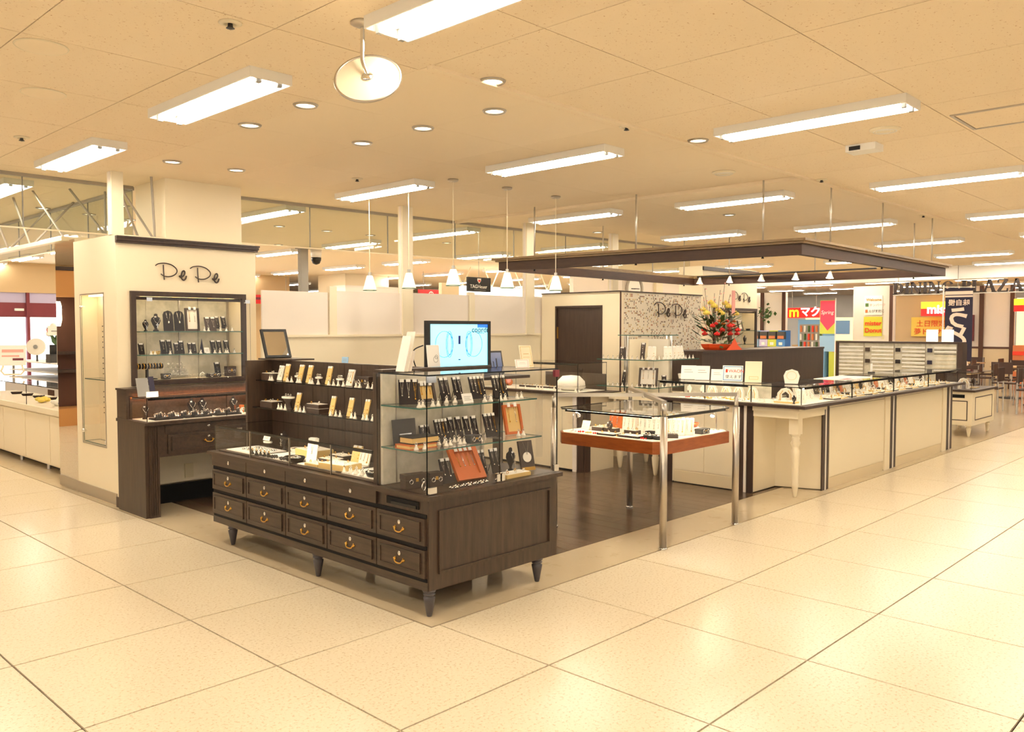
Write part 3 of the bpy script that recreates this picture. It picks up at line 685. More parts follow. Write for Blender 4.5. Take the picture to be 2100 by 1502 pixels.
put('card', (.09, .05), .33, 2.19, zm+.05, LX, 'white card on a clear stand at left in the low glass case')
put('pedestal', (.09, .045, 'acrylic'), .345, 2.19, zm, LX, 'clear pedestal under the white card in the low glass case')
put('bust', (.14,), .36, 1.98, zm, LX, 'small dark necklace bust at back of the low glass case')
for k in range(8): put('ring', (), .10+.03*(k % 2), .86-.03*k, zm, LX, 'white ring stand in the right front of the low glass case', 'ring stands in the low case')
for k in range(5): put('strand', (9, 'black'), .10+.03*(k % 2), 1.80-.06*k, zm, 0, 'dark bead bracelet lying in front in the low glass case', 'dark bracelets in the low case')

put('board', (2, .09, .11, 'tanboard', 'earring'), .36, 1.11, zm, LX+.1, 'tan leaning earring board behind the ring tray in the low glass case')
put('board', (2, .07, .10, 'darkleather', 'necklace'), .36, .86, zm, LX, 'brown necklace board at right back of the low glass case')
put('plate', (.07, 'whitefab', 'silver', 3), .36, 1.80, zm, LX, 'white dish of bracelets at back left of the low glass case')
put('tray', (.15, .10, .015, 'tanboard', 'whitefab', 5), .13, 1.20, zm, LX, 'flat tan ring tray at the front middle of the low glass case')
for k in range(9): put('ring', () if k % 2 else ('velvet', 'gold'), .09+.02*(k % 2), 1.66-.028*k+.3, zm, LX, ORD[k]+' front ring stand from left in the low glass case', 'front ring stands in the low case')
# jewellery in the tall showcase
za = 1.1425
TS = 'on the top corner showcase shelf'
put('board', (3, .112, .145, 'velvet', 'necklace'), .12, .25, za, LX*.35, 'black three-chain board at left end '+TS)
put('frame', (.134, .115, 'darkleather', 'tanboard', 3), .29, .28, za, 0, 'dark frame with tan mount '+TS)
for x, y, n_, w2, l in ((.445, .29, 2, .073, 'first black two-chain board right of the tan frame'), (.55, .29, 2, .066, 'second black two-chain board right of the tan frame'), (.68, .25, 4, .122, 'middle black four-chain board'), (.845, .22, 4, .119, 'right-hand black four-chain board')):
    put('board', (n_, w2, .14, 'velvet', 'necklace'), x, y, za, 0, l+' '+TS)
put('card', (.08, .058), .43, .085, za, 0, 'small blank white card '+TS)
for k, (x, y) in enumerate(((.06, .09), (.095, .10), (.155, .085), (.19, .08), (.36, .20), (.40, .17), (.575, .10), (.625, .10), (.70, .09), (.735, .085), (.85, .095), (.905, .11))): put('ring', (), x, y, za, 0, ORD[k]+' ring stand from left '+TS, 'ring stands on the top showcase shelf')
zb = .9025; TS = 'on the middle corner showcase shelf'
t = T('photo_board', 'dark leaning photo board with pale lettering '+TS, 'photo board', (.17, .36, zb))
MB = Matrix.Translation((.17, .345, zb+.002)) @ rx(-.12)
ob('panel', B().box(-.085, .085, 0, .006, 0, .147).xf(MB), 'darkgrey', t); ob('print', B().box(-.04, .05, -.001, 0, .055, .062).box(-.02, .03, -.001, 0, .025, .05).xf(MB), 'silver', t)
for x, y, z, w2, d2, h, m, l in ((.13, .20, zb, .20, .13, .026, 'orange', 'orange book lying under a black book '+TS), (.16, .21, zb+.027, .20, .12, .038, 'black', 'black book with gilt page edges '+TS)):
    t = T('book', l, 'book', (x, y, z)); ob('cover', B().box(x-w2/2, x+w2/2, y-d2/2, y+d2/2, z, z+.005).box(x-w2/2, x+w2/2, y-d2/2, y+d2/2, z+h-.005, z+h).box(x-w2/2, x+w2/2, y+d2/2-.005, y+d2/2, z+.005, z+h-.005), m, t)
    ob('pages', B().box(x-w2/2+.004, x+w2/2-.004, y-d2/2+.004, y+d2/2-.006, z+.005, z+h-.005), 'tanboard', t)
put('board', (2, .075, .10, 'velvet', 'necklace'), .32, .33, zb, 0, 'short black two-chain board behind the books '+TS)
put('board', (4, .101, .13, 'velvet', 'necklace'), .42, .29, zb, 0, 'black four-chain board left of centre '+TS)
for k in range(4): put('board', (1, .045, .135, 'velvet', 'necklace'), .505+.052*k, .30-.015*k, zb, 0, ORD[k]+' of four narrow black boards '+TS, 'single-chain boards on the middle showcase shelf')
put('board', (3, .102, .147, 'velvet', 'necklace'), .755, .21, zb, 0, 'black three-chain board beside the orange frame '+TS)
put('frame', (.137, .19, 'orange', 'tanboard', 2, .02, .12), .94, .19, zb, -.15, 'upright orange wooden frame with tan mount '+TS)
put('box', (.086, .06, .045, 'darkgrey'), .50, .125, zb, 0, 'small grey box in front '+TS)
for k, (x, y) in enumerate(((.07, .13), (.12, .115), (.29, .19), (.345, .20), (.29, .125), (.325, .13), (.425, .205), (.46, .205), (.395, .12), (.43, .125), (.905, .135), (.95, .135), (.57, .13))): put('ring', (), x, y, zb, 0, ORD[k]+' white ring stand '+TS, 'ring stands on the middle showcase shelf')
zc = .6745; TS = 'on the floor of the corner showcase'
put('box', (.14, .07, .08, 'darkleather'), .12, .21, zc, -.2, 'dark leather box hung with earrings at left '+TS)
put('box', (.085, .06, .08, 'darkleather'), .235, .17, zc, -.2, 'smaller dark leather box beside the earring box '+TS)
put('board', (2, .081, .145, 'velvet', 'necklace'), .335, .155, zc, 0, 'black two-chain board left of the orange tray '+TS)
t = put('frame', (.205, .215, 'orange', 'orange', 4, .022, .16, .6), .50, .12, zc, -.12, 'large tilted orange wooden tray with necklaces '+TS)
put('board', (2, .06, .15, 'velvet', 'necklace'), .69, .22, zc, 0, 'black two-chain board right behind the orange tray '+TS)
put('board', (2, .073, .152, 'velvet', 'necklace'), .785, .20, zc, 0, 'black two-chain board nearest the round-photo frame '+TS)
t = T('photo_stand', 'dark leaning frame with a round pale photo '+TS, 'frame', (.965, .10, zc)); M_ = Matrix.Translation((.965, .10, zc+.007)) @ Matrix.Rotation(-.2, 4, 'Z') @ rx(-.25)
ob('frame', B().box(-.052, .052, 0, .016, 0, .19).xf(M_), 'darkleather', t); ob('photo', B().cyl((0, -.003, .085), (0, .001, .085), .032, n=24).xf(M_), 'whitefab', t)
ob('necklace', B().cyl((-.02, -.004, .18), (0, -.005, .10), .0013, n=4).cyl((.02, -.004, .18), (0, -.005, .10), .0013, n=4).xf(M_), 'silver', t); ob('base', B().box(-.05, .05, -.004, .02, -.0, .022).xf(M_), 'brass', t)
put('tray', (.21, .10, .022, 'tanboard', 'whitefab', 5), .78, .06, zc, 0, 'tan tray of rings at front right '+TS)
put('bust', (.15,), .90, .20, zc, .3, 'dark ornate stand left of the round-photo frame '+TS)
for k in range(6): put('strand', (7, 'silver'), .26+.05*k, .03+.012*(k % 2), zc, 0, 'silver bracelet lying at the front glass '+TS, 'bracelets on the showcase floor')
put('bangle', (.022,), .09, .09, zc, .4, 'single gold bangle at the near corner '+TS)

# things on top of the cabinet
t = T('desk_mirror', 'tilted black-framed mirror on the cabinet top', 'mirror', (.52, 2.20, 1.336))
ob('ledge', B().box(.45, .70, 2.10, 2.50, 1.3355, 1.347), 'brown_h', t)
M_ = Matrix.Translation((.575, 2.40, 1.353)) @ rx(-.36)
wq, hq = .112, .235
ob('frame', B().box(-wq, wq, 0, .018, 0, .018).box(-wq, wq, 0, .018, hq-.018, hq).box(-wq, -wq+.018, 0, .018, .018, hq-.018).box(wq-.018, wq, 0, .018, .018, hq-.018).xf(M_), 'black', t)
ob('glass', B().box(-wq+.018, wq-.018, .006, .012, .018, hq-.018).xf(M_), 'mirror', t); ob('stand', B().sweep([M_ @ Vector((0, .018, .2)), M_ @ Vector((0, .10, .02))], .006, 6), 'black', t)
t = T('leaflet_rack', 'clear acrylic leaflet holder leaning on the showcase top', 'leaflet holder', (.14, .20, 1.329))
for k in range(3):
    M_ = Matrix.Translation((.07+.035*k, .27+.012*k, 1.335)) @ Matrix.Rotation(LX*.9, 4, 'Z') @ rx(-.30); ob('sheet', B().box(-.032, .032, 0, .005, 0, (.21, .235, .12)[k]).xf(M_), ['paper', 'whitefab', 'panelwhite'][k], t)
ob('base', B().box(.05, .20, .22, .33, 1.329, 1.333), 'acrylic', t)

t = T('media_shelf', 'brown shelf unit carrying the television behind the corner showcase', 'shelf unit', (.72, .64, 0))
ob('cabinet', B().box(.56, .85, .50, .80, 0, 1.235), 'brown', t); ob('shelf_board', B().box(.55, 1.40, .49, .82, 1.235, 1.255), 'brown_h', t); ob('shelf_post', B().box(1.34, 1.38, .74, .80, 0, 1.235), 'brown', t)
t = T('television', 'flat television showing two pale blue rings, on the cabinet', 'television', (.855, .64, 1.255))
x0, x1, z0, z1 = .572, 1.138, 1.295, 1.628; yy = .615
ob('bezel', B().box(x0, x1, yy, yy+.035, z0, z0+.03).box(x0, x1, yy, yy+.035, z1-.022, z1).box(x0, x0+.024, yy, yy+.035, z0+.03, z1-.022).box(x1-.024, x1, yy, yy+.035, z0+.03, z1-.022).box(x0+.02, x1-.02, yy+.02, yy+.05, z0+.03, z1-.02), 'black', t)
sx0, sx1, sz0, sz1 = x0+.024, x1-.024, z0+.03, z1-.022
ob('screen', B().box(sx0, sx1, yy+.008, yy+.02, sz0, sz1), 'screen', t)
rg = B()
for cx, s_ in ((.72, -1), (.985, 1)):
    for k, (r1, dx, sq) in enumerate(((.085, 0, .9), (.085, s_*-.045, .34), (.072, s_*-.045, .26))):
        pts = [(cx+dx+r1*sq*math.cos(a), yy+.0065, 1.475+r1*math.sin(a)) for a in [2*PI*i/28 for i in range(29)]]
        rg.sweep(pts, .0016, 4)
ob('screen_picture', rg, 'screenline', t); ob('screen_figure', B().box(.845, .862, yy+.006, yy+.008, 1.475, 1.53).box(.845, .862, yy+.006, yy+.008, 1.37, 1.376), 'screennavy', t)
ob('screen_corner', B().box(1.02, sx1, yy+.006, yy+.008, sz1-.022, sz1), 'screenblue', t)
lettering('screen_word', 'coordi', .056, 'black', (.965, yy+.0055, 1.552), (1, 0, 0), (0, 0, 1), t, .0005); lettering('screen_caption', 'continue the ring', .010, 'black', (1.01, yy+.0055, 1.545), (1, 0, 0), (0, 0, 1), t, .0004)
ob('neck', B().box(.82, .89, yy+.03, yy+.05, 1.265, 1.30), 'black', t); ob('foot', B().lathe([(.13, 0), (.13, .008), (.05, .012)], (.855, .66, 1.255), 24, 0, .6), 'black', t)
ob('cable', B().sweep(arc([(.575, .66, 1.47), (.53, .70, 1.44), (.525, .70, 1.38), (.56, .70, 1.30)]), .004, 6), 'black', t, True)
t = T('tablet', 'small dark tablet screen leaning beside the television', 'tablet', (1.23, .70, 1.256)); M_ = Matrix.Translation((1.24, .68, 1.259)) @ rx(-.2)
ob('case', B().box(-.10, .10, 0, .012, 0, .165).xf(M_), 'black', t); ob('screen', B().box(-.088, .088, -.002, 0, .016, .152).xf(M_), 'screendark', t); ob('screen_picture', B().box(-.03, -.02, -.003, -.002, .02, .10).box(0, .006, -.003, -.002, .03, .09).box(.03, .04, -.003, -.002, .02, .11).xf(M_), 'black', t)
ob('stand', B().box(-.05, .05, .02, .06, 0, .02).xf(Matrix.Translation((1.24, .68, 1.256))), 'black', t)
t = T('ring_card', 'white card with script words and a ring picture below the television', 'card', (.54, .455, 1.340)); M_ = Matrix.Translation((.485, .45, 1.342)) @ rx(-.12)
ob('card', B().box(-.05, .05, 0, .004, 0, .135).xf(M_), 'paper', t); ob('ring_print', B().torus((.015, -.001, .045), .018, .0012, 16, 4, 0, 'y').torus((.022, -.001, .06), .012, .0012, 14, 4, 0, 'y').xf(M_), 'grey', t)
for k, s_ in enumerate(('Bridal', 'Ring', 'Fair')): lettering('print', s_, .016, 'grey', (.45+.006*k, .446+.02, 1.425-.018*k), (1, 0, 0), (0, .1, 1), t, .0004, shear=.3)
for w2, h2, x, y, l in ((.062, .145, 1.02, .16, 'tall cream certificate card leaning on the showcase top'), (.07, .055, .93, .12, 'small pink and white leaflet beside the certificate card')):
    t = T('certificate_card' if h2 > .1 else 'leaflet', l, 'card', (x, y, 1.329)); M_ = Matrix.Translation((x, y, 1.331)) @ Matrix.Rotation(-.3, 4, 'Z') @ rx(-.3)
    ob('sheet', B().box(-w2*.7, w2*.7, 0, .004, 0, h2).xf(M_), 'ivory' if h2 > .1 else 'paper', t)
    ob('print', moulding(B(), 'y', 0, -w2*.6, w2*.6, h2*.06, h2*.94, .002, .0006).box(-.02, .02, -.0006, 0, h2*.6, h2*.62).box(-.024, .024, -.0006, 0, h2*.45, h2*.46).xf(M_), 'brass' if h2 > .1 else 'pinkpetal', t)

# ------------------------------------------------------------------ lettered pillar with wall showcase (left)
PX1, PY, PT = 1.33, 4.09, 2.40
fx0, fx1, fz0, fz1 = .155, 1.165, 1.115, 1.865          # showcase opening
t = T('shop_pillar', 'cream box pillar with dark crown moulding, script sign and wall showcase at left', 'pillar', (.66, 4.6, 0))
b_ = B().box(0, fx0, PY, 5.10, 0, PT).box(fx1, PX1, PY, 5.10, 0, PT).box(fx0, fx1, PY, 5.10, 0, fz0).box(fx0, fx1, PY, 5.10, fz1, PT).box(fx0, fx1, PY+.30, 5.10, fz0, fz1)
# the left side has a tall niche: rebuild that slab as four pieces
b_ = B()
NY0, NY1, NZ0, NZ1 = 4.39, 4.945, .51, 1.89
b_.box(0, .30, PY, NY0, 0, PT) if False else None
b_.box(0, fx0, PY, NY0, 0, PT).box(0, fx0, NY1, 5.10, 0, PT).box(0, fx0, NY0, NY1, 0, NZ0).box(0, fx0, NY0, NY1, NZ1, PT)
b_.box(fx1, PX1, PY, 5.10, 0, PT).box(fx0, fx1, PY, 5.10, 0, fz0).box(fx0, fx1, PY, 5.10, fz1, PT).box(fx0, fx1, PY+.26, 5.10, fz0, fz1)
ob('body', b_, 'cream', t)
ob('niche_back', B().box(fx0-.006, fx0-.001, NY0, NY1, NZ0, NZ1), 'ivory', t)
ob('niche_frame', moulding(B(), 'x', 0, NY0-.012, NY1+.012, NZ0-.012, NZ1+.012, .012, .004), 'satin', t)
pane(t, 'niche_door', .004, .009, NY0+.004, NY1-.004, NZ0+.004, NZ1-.004, 'glassedge')
pane(t, 'niche_shelf', .012, fx0-.008, NY0+.002, NY1-.03, 1.105, 1.112, 'glassedge')
pane(t, 'niche_shelf', .012, fx0-.008, NY0+.002, NY1-.002, .512, .520, 'glassedge')
for z in (1.78, .62): ob('door_knob', B().ball((-.006, NY1-.03, z), .018, 10), 'chrome', t, True)
ob('niche_lamp', B().box(.05, .10, 4.45, 4.88, NZ1-.012, NZ1-.002), 'strip', t)
for z in [1.60-.05*k for k in range(5)]+[1.30-.05*k for k in range(4)]+[.98-.05*k for k in range(5)]:
    for y in (4.52, 4.82): ob('shelf_peg', B().cyl((fx0-.012, y, z), (fx0-.005, y, z), .005, n=6), 'darkgrey', t)
ob('crown_moulding', B().prism([(-.005, 0), (PX1+.012, 0), (PX1+.012, .03), (-.005, .03)], 0, .02).box(-.005, PX1+.018, -.012, .03, .02, .045).box(-.005, PX1+.024, -.02, .03, .045, .06).xf(Matrix.Translation((0, PY-.03, 2.325))), 'espresso', t)
ob('kick_plate', B().box(-.008, 0, 4.16, 5.10, .012, .115), 'satin', t); ob('kick_plate', B().box(-.012, .05, PY-.01, 4.16, .0, .09), 'espresso', t)
M1 = .045
ob('showcase_frame', B().box(fx0-M1, fx1+M1, PY-.03, PY, fz1, fz1+M1).box(fx0-M1, fx1+M1, PY-.03, PY, fz0-M1, fz0).box(fx0-M1, fx0, PY-.03, PY, fz0, fz1).box(fx1, fx1+M1, PY-.03, PY, fz0, fz1), 'espresso', t)
ob('showcase_lining', B().box(fx0+.001, fx1-.001, PY+.25, PY+.259, fz0+.001, fz1-.001), 'wallpaper', t)
for x in (fx0+.012, .66, fx1-.018): ob('shelf_upright', B().box(x, x+.012, PY+.235, PY+.25, fz0+.02, fz1-.02), 'satin', t)
for z in (1.545, 1.335): pane(t, 'showcase_shelf', fx0+.02, fx1-.004, PY-.05, PY+.235, z, z+.008, 'glassedge')
for a, c in ((fx0+.06, .69), (.696, fx1+.055)): pane(t, 'showcase_door', a, c, PY-.085, PY-.080, fz0-.01, fz1-.01, 'darkedge')
for x in (fx0+.065, fx1+.0): ob('hinge', B().box(x, x+.05, PY-.095, PY-.07, fz1-.045, fz1-.012), 'chrome', t)
ob('showcase_lamp', B().box(fx0+.05, fx1-.05, PY+.015, PY+.03, fz1-.014, fz1-.004), 'strip', t); ob('lamp_cover', B().box(fx0+.002, fx1-.002, PY+.002, PY+.012, fz1-.03, fz1-.001), 'espresso', t)
script_sign('shop_sign', 'dark script lettering on the cream pillar at left', (.335, PY-.001, 2.015), .61, (1, 0, 0), (0, 0, 1))
ps = PY+.07
S3 = 'on the top shelf of the pillar showcase'
z = 1.5535
put('bust', (.105,), .275, ps, z, 0, 'small dark necklace bust at left '+S3); put('bust', (.16,), .368, ps, z, 0, 'larger dark necklace bust with cross '+S3)
put('arch', (.09, .19), .488, ps, z, 0, 'left of two tall black arched panels '+S3); put('arch', (.092, .19), .59, ps, z, 0, 'right of two tall black arched panels '+S3)
put('frame', (.135, .215, 'darkleather', 'whitefab', 2, .02, .13, .1), .72, ps, z, 0, 'ornate dark frame with pale mount '+S3)
put('board', (2, .11, .135, 'darkleather', 'necklace'), .90, ps, z, 0, 'dark brown board right of the ornate frame '+S3)
for k, x in enumerate((.99, 1.06)): put('board', (1, .046, .12, 'velvet', 'necklace'), x, ps+.05, z+.0225, 0, ['left', 'right'][k]+' of two narrow black boards '+S3, 'narrow boards at right of the top pillar shelf')
for x in (.99, 1.06): put('tray', (.05, .07, .018, 'acrylic', 'acrylic', 0), x, ps+.06, z, 0, 'clear block under a narrow black board '+S3, 'clear blocks on the top pillar shelf')
for x in (.80, .84, .96, 1.02, 1.08): put('ring', (), x, ps-.06, z, 0, 'white ring stand '+S3, 'ring stands on the top pillar shelf')
S3 = 'on the middle shelf of the pillar showcase'; z = 1.3435
for k, (x, h) in enumerate(((.24, .10), (.44, .13), (.497, .13), (.565, .10), (.61, .12), (.924, .12), (.985, .12), (1.06, .12))): put('board', (1, .05, h, 'velvet', 'necklace'), x, ps, z, 0, ORD[k]+' narrow black board from left '+S3, 'single-chain boards on the middle pillar shelf')
put('board', (2, .08, .10, 'velvet', 'necklace'), .713, ps, z, 0, 'black two-chain board '+S3)
put('plate', (.038, 'tanboard', 'gold', 1), .366, ps, z, 0, 'curved tan leather holder '+S3); put('card', (.05, .055), .842, ps-.03, z, 0, 'small white card '+S3)
t = T('pyramid_stand', 'slim dark pointed stand '+S3, 'stand', (.80, ps, z)); ob('spike', B().lathe([(.026, 0), (.022, .02), (.001, .14)], (.80, ps, z), 4), 'navy', t); ob('base', B().box(.772, .828, ps-.03, ps+.03, z, z+.004), 'black', t)
for x in (.295, .33, .47, .66, .76, .90, .95, 1.01, 1.03, 1.10): put('ring', (), x, ps-.06, z, 0, 'white ring stand '+S3, 'ring stands on the middle pillar shelf')
S3 = 'on the floor of the pillar showcase'; z = fz0+.002
t = T('bracelet_bar', 'dark horizontal bar of bracelets '+S3, 'bracelet stand', (.30, ps, z)); ob('bar', B().cyl((.18, ps, z+.12), (.42, ps, z+.12), .024, n=12), 'velvet', t, True)
ob('post', B().box(.27, .29, ps-.01, ps+.01, z, z+.10), 'velvet', t); ob('foot', B().box(.20, .36, ps-.04, ps+.04, z, z+.008), 'velvet', t)
for k in range(9): ob('bracelet', B().torus((.195+.026*k, ps, z+.12), .027, .004, 14, 5, 0, 'x'), 'silver' if k % 2 else 'gold', t, True)
for r_ in range(3):
    put('tray', (.18, .05, .03+.035*r_, 'acrylic', 'acrylic', 0), .565, ps-.04+.052*r_, z, 0, ['front', 'middle', 'rear'][r_]+' clear step of the ring display '+S3)
    for k in range(4): put('ring', ('acrylic', 'silver'), .505+.042*k, ps-.04+.052*r_, z+.034+.035*r_, 0, 'clear ring stand on the stepped display '+S3, 'ring stands on the stepped display')
put('box', (.07, .05, .05, 'darkgrey'), .437, ps-.03, z, 0, 'small dark box '+S3); put('bangle', (.022,), .787, ps-.03, z, 0, 'single bangle standing '+S3)
put('box', (.12, .06, .036, 'darkleather'), .897, ps-.03, z, 0, 'long low leather box '+S3); put('board', (1, .058, .135, 'velvet', 'necklace'), .976, ps+.02, z, 0, 'tall narrow black board '+S3); put('box', (.09, .06, .095, 'darkleather'), 1.085, ps, z, 0, 'brown leather box at right '+S3)
put('card', (.10, .12), .08, 4.55, 1.1125, LX, 'white card on the glass shelf of the tall side niche')
t = put('card', (.14, .26, 'paper', .3, 'redtext'), .06, 4.52, .5205, LX, 'printed leaflet standing at the bottom of the tall side niche')

# mirrored wall section behind the pillar
t = struct('wall_left', B().box(0.012, .12, 5.10, 5.62, .0, 2.43), 'cream2', 'mirror-clad wall end at far left beside the cream pillar', 'wall')
ob('mirror_panel', B().box(.004, .012, 5.103, 5.617, .115, 2.43), 'mirror', t); ob('kick_plate', B().box(.0, .012, 5.103, 5.617, .012, .113), 'satin', t)

# ------------------------------------------------------------------ brown desk unit with lit glass case under the pillar showcase
t = T('display_desk', 'dark brown desk with wide drawer and lit glass case, against the pillar', 'display desk', (.6, 3.75, 0))
DX1 = 1.31
ob('side_panel', B().box(-.03, .0, 3.49, 4.055, 0, .775), 'brown', t)
b_ = B().box(0, .085, 3.475, 3.53, 0, .775)
for k in range(4): b_.box(.012+.018*k, .020+.018*k, 3.469, 3.475, .02, .76)
ob('fluted_leg', b_, 'brown', t); ob('side_panel', B().box(DX1-.03, DX1, 3.49, 4.055, 0, .775), 'brown', t); ob('fluted_leg', B().box(DX1-.085, DX1-.03, 3.475, 3.53, 0, .775), 'brown', t)
ob('apron', B().box(.085, DX1-.085, 3.49, 3.52, .50, .775), 'brown_h', t)
d = ob('drawer', moulding(B().box(.16, DX1-.16, 3.480, 3.49, .525, .685), 'y', 3.48, .19, DX1-.19, .545, .665, .012, .008), 'brown_h', t)
RZ = Matrix.Rotation(PI/2, 4, 'Z'); 
bb = bail(0, 0).xf(Matrix.Translation((.52, 3.478, .612)) @ RZ); ob('handle', bb, 'brass', d, True)
def keyhole_y(x, y, z): return B().lathe([(.0105, 0), (.012, .004), (.008, .006)], n=12).xf(Matrix.Translation((x, y, z)) @ rx(PI/2))
ob('keyhole', keyhole_y(.52, 3.478, .645), 'silver', d, True)
d = ob('drawer', B().box(.14, DX1-.14, 3.482, 3.49, .70, .77), 'brown_h', t); ob('keyhole', keyhole_y(.52, 3.48, .735), 'silver', d, True)
ob('desktop', B().box(-.04, DX1+.01, 3.455, 4.058, .775, .800), 'brown_h', t)
ob('back_riser', B().box(-.03, DX1, 3.86, 4.055, .80, 1.045), 'brown_h', t); ob('riser_cap', B().box(-.04, DX1+.01, 3.85, 4.058, 1.045, 1.062), 'brown_h', t)
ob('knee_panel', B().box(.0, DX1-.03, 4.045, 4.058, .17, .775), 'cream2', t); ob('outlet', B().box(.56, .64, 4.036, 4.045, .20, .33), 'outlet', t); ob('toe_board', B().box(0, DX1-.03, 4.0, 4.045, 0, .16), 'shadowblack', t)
pane(t, 'front_glass', .0, .70, 3.500, 3.506, .802, .994); pane(t, 'front_glass', .704, DX1-.02, 3.500, 3.506, .802, .994)
pane(t, 'side_glass', -.004, .002, 3.506, 3.858, .802, .994); pane(t, 'side_glass', DX1-.022, DX1-.016, 3.506, 3.858, .802, .994); pane(t, 'top_glass', -.006, DX1-.014, 3.498, 3.858, .994, 1.0)
ob('led_strip', B().box(.02, DX1-.04, 3.846, 3.858, .978, .990), 'ledorange', t); ob('led_cover', B().box(.01, DX1-.03, 3.830, 3.834, .968, .993), 'brown_h', t); ob('case_pad', B().box(.01, DX1-.03, 3.515, 3.83, .800, .806), 'whitefab', t); ob('light_strip', B().box(.02, DX1-.04, 3.516, 3.522, .984, .992), 'casestrip', t); ob('light_cover', B().box(.01, DX1-.03, 3.508, 3.514, .980, .993), 'darkedge', t)
zd = .8065; DS = 'in the desk-top glass case'
put('bust', (.13,), .07, 3.72, zd, 0, 'dark necklace bust at left end '+DS)
for x in (.50, .60): put('bust', (.15,), x, 3.76, zd, 0, 'dark necklace bust with silver chain in the middle '+DS, 'middle busts in the desk case')
put('bust', (.145,), .90, 3.76, zd, 0, 'dark necklace bust right of the middle '+DS)
for x in (1.10, 1.20): put('bust', (.15,), x, 3.76, zd, 0, 'dark necklace bust at right end '+DS, 'right busts in the desk case')
for x, m_, l in ((.93, 'orange', 'small orange bottle-like block '+DS), (.98, 'leaf', 'small green block '+DS), (1.03, 'red', 'small red block '+DS)): put('box', (.03, .03, .07, m_), x, 3.66, zd, 0, l)
for x, l in ((.20, 'left'), (.46, 'middle'), (.74, 'right')): put('tray', (.24, .14, .012, 'velvet', 'velvet', 0), x, 3.60, zd, 0, 'black velvet tray at the '+l+' front '+DS)
for k in range(30): put('ring', ('velvet', 'silver'), .10+.026*k+.004*(k % 3), 3.555+.032*(k % 4), zd+.016, 0, ORD[k]+' ring on a black stand from left '+DS, 'rings in the desk case')
for k in range(16): put('ring', (), .86+.024*k, 3.55+.035*(k % 3), zd, 0, ORD[k]+' white ring stand from left '+DS, 'white ring stands in the desk case')
for k in range(24): put('ring', ('silver', 'silver'), .14+.03*k, 3.685+.012*(k % 2), zd, 0, ORD[k]+' silver ring stand from left '+DS, 'silver ring stands in the desk case')
for k in range(14): put('strand', (7, 'silver'), .18+.055*k, 3.735+.03*(k % 2), zd, 0, 'silver bead bracelet '+DS, 'bead bracelets in the desk case')
for k in range(8): put('strand', (7, 'gold'), .80+.06*k, 3.66+.03*(k % 2), zd, 0, 'gold bead bracelet '+DS, 'gold bracelets in the desk case')
t = T('leaflet_stand', 'clear leaflet stand with grey photo on the desk case', 'leaflet stand', (.02, 3.66, 1.001)); M_ = Matrix.Translation((.03, 3.63, 1.008)) @ rx(-.3)
ob('photo', B().box(-.05, .05, 0, .004, 0, .16).xf(M_), 'grey', t); ob('holder', B().box(.055, .10, 0, .004, 0, .17).xf(M_), 'navy', t); ob('base', B().box(-.06, .11, -.05, .06, 0, .004).xf(Matrix.Translation((.03, 3.62, 1.001))), 'acrylic', t); ob('name_card', B().box(-.015, .085, -.05, -.045, .004, .05).xf(Matrix.Translation((.03, 3.60, 1.001))), 'paper', t)

# ------------------------------------------------------------------ partition behind the shop
t = T('partition', 'cream panel partition with white frosted upper panels behind the shop', 'partition', (3.4, 4.0, 0))
ob('lower_panel', B().box(1.335, 5.52, 3.985, 4.02, 0, 1.49), 'cream2', t); ob('cap_rail', B().box(1.335, 5.52, 3.965, 4.03, 1.49, 1.515), 'cream2', t)
for x0, x1, zt in ((1.34, 2.10, 1.955), (2.205, 3.05, 1.975), (3.21, 4.11, 1.985), (4.205, 5.10, 1.995), (5.26, 5.51, 2.0)): ob('upper_panel', B().box(x0, x1, 3.99, 4.012, 1.515, zt), 'panelwhite', t)
for x in (2.155, 4.16): ob('panel_post', B().box(x-.045, x+.045, 3.975, 4.028, 1.515, 2.02), 'cream2', t)

# ------------------------------------------------------------------ back room with dark door and speckled mosaic front
t = T('back_room', 'cream back-room box with dark door and speckled mosaic wall', 'back room', (6.2, 3.2, 0))
BX0, BX1, BY0, BY1, BZ = 5.42, 7.30, 2.68, 3.96, 2.03
ob('side_wall', B().box(BX0, BX0+.08, BY0, 2.95, 0, BZ).box(BX0, BX0+.08, 3.72, BY1, 0, BZ).box(BX0, BX0+.08, 2.95, 3.72, 1.87, BZ), 'cream', t)
ob('front_wall', B().box(BX0+.08, BX1, BY0+.006, BY0+.08, 0, BZ), 'mosaicground', t); ob('rear_wall', B().box(BX0+.08, BX1, BY1-.08, BY1, 0, BZ).box(BX1-.08, BX1, BY0+.08, BY1-.08, 0, BZ), 'cream', t)
ob('top_trim', B().box(BX0-.012, BX1+.01, BY0-.012, BY0+.02, BZ, BZ+.014).box(BX0-.012, BX0+.02, BY0+.02, BY1, BZ, BZ+.014), 'espresso', t)
ob('corner_trim', B().box(BX0-.008, BX0+.012, BY0-.010, BY0+.0, 0, BZ), 'chocolate', t)
d = ob('door', B().box(BX0+.01, BX0+.04, 2.975, 3.695, .01, 1.845), 'espresso', t)
ob('door_frame', B().box(BX0-.01, BX0+.02, 2.95, 2.975, 0, 1.87).box(BX0-.01, BX0+.02, 3.695, 3.72, 0, 1.87).box(BX0-.01, BX0+.02, 2.975, 3.695, 1.845, 1.87), 'espresso', t)
ob('hinge', B().box(BX0+.0, BX0+.012, 3.68, 3.70, 1.45, 1.60), 'brass', d); ob('handle', B().cyl((BX0-.03, 3.05, .98), (BX0-.03, 3.14, .98), .012, n=8).cyl((BX0+.01, 3.05, .98), (BX0-.03, 3.05, .98), .01, n=8), 'satin', d)
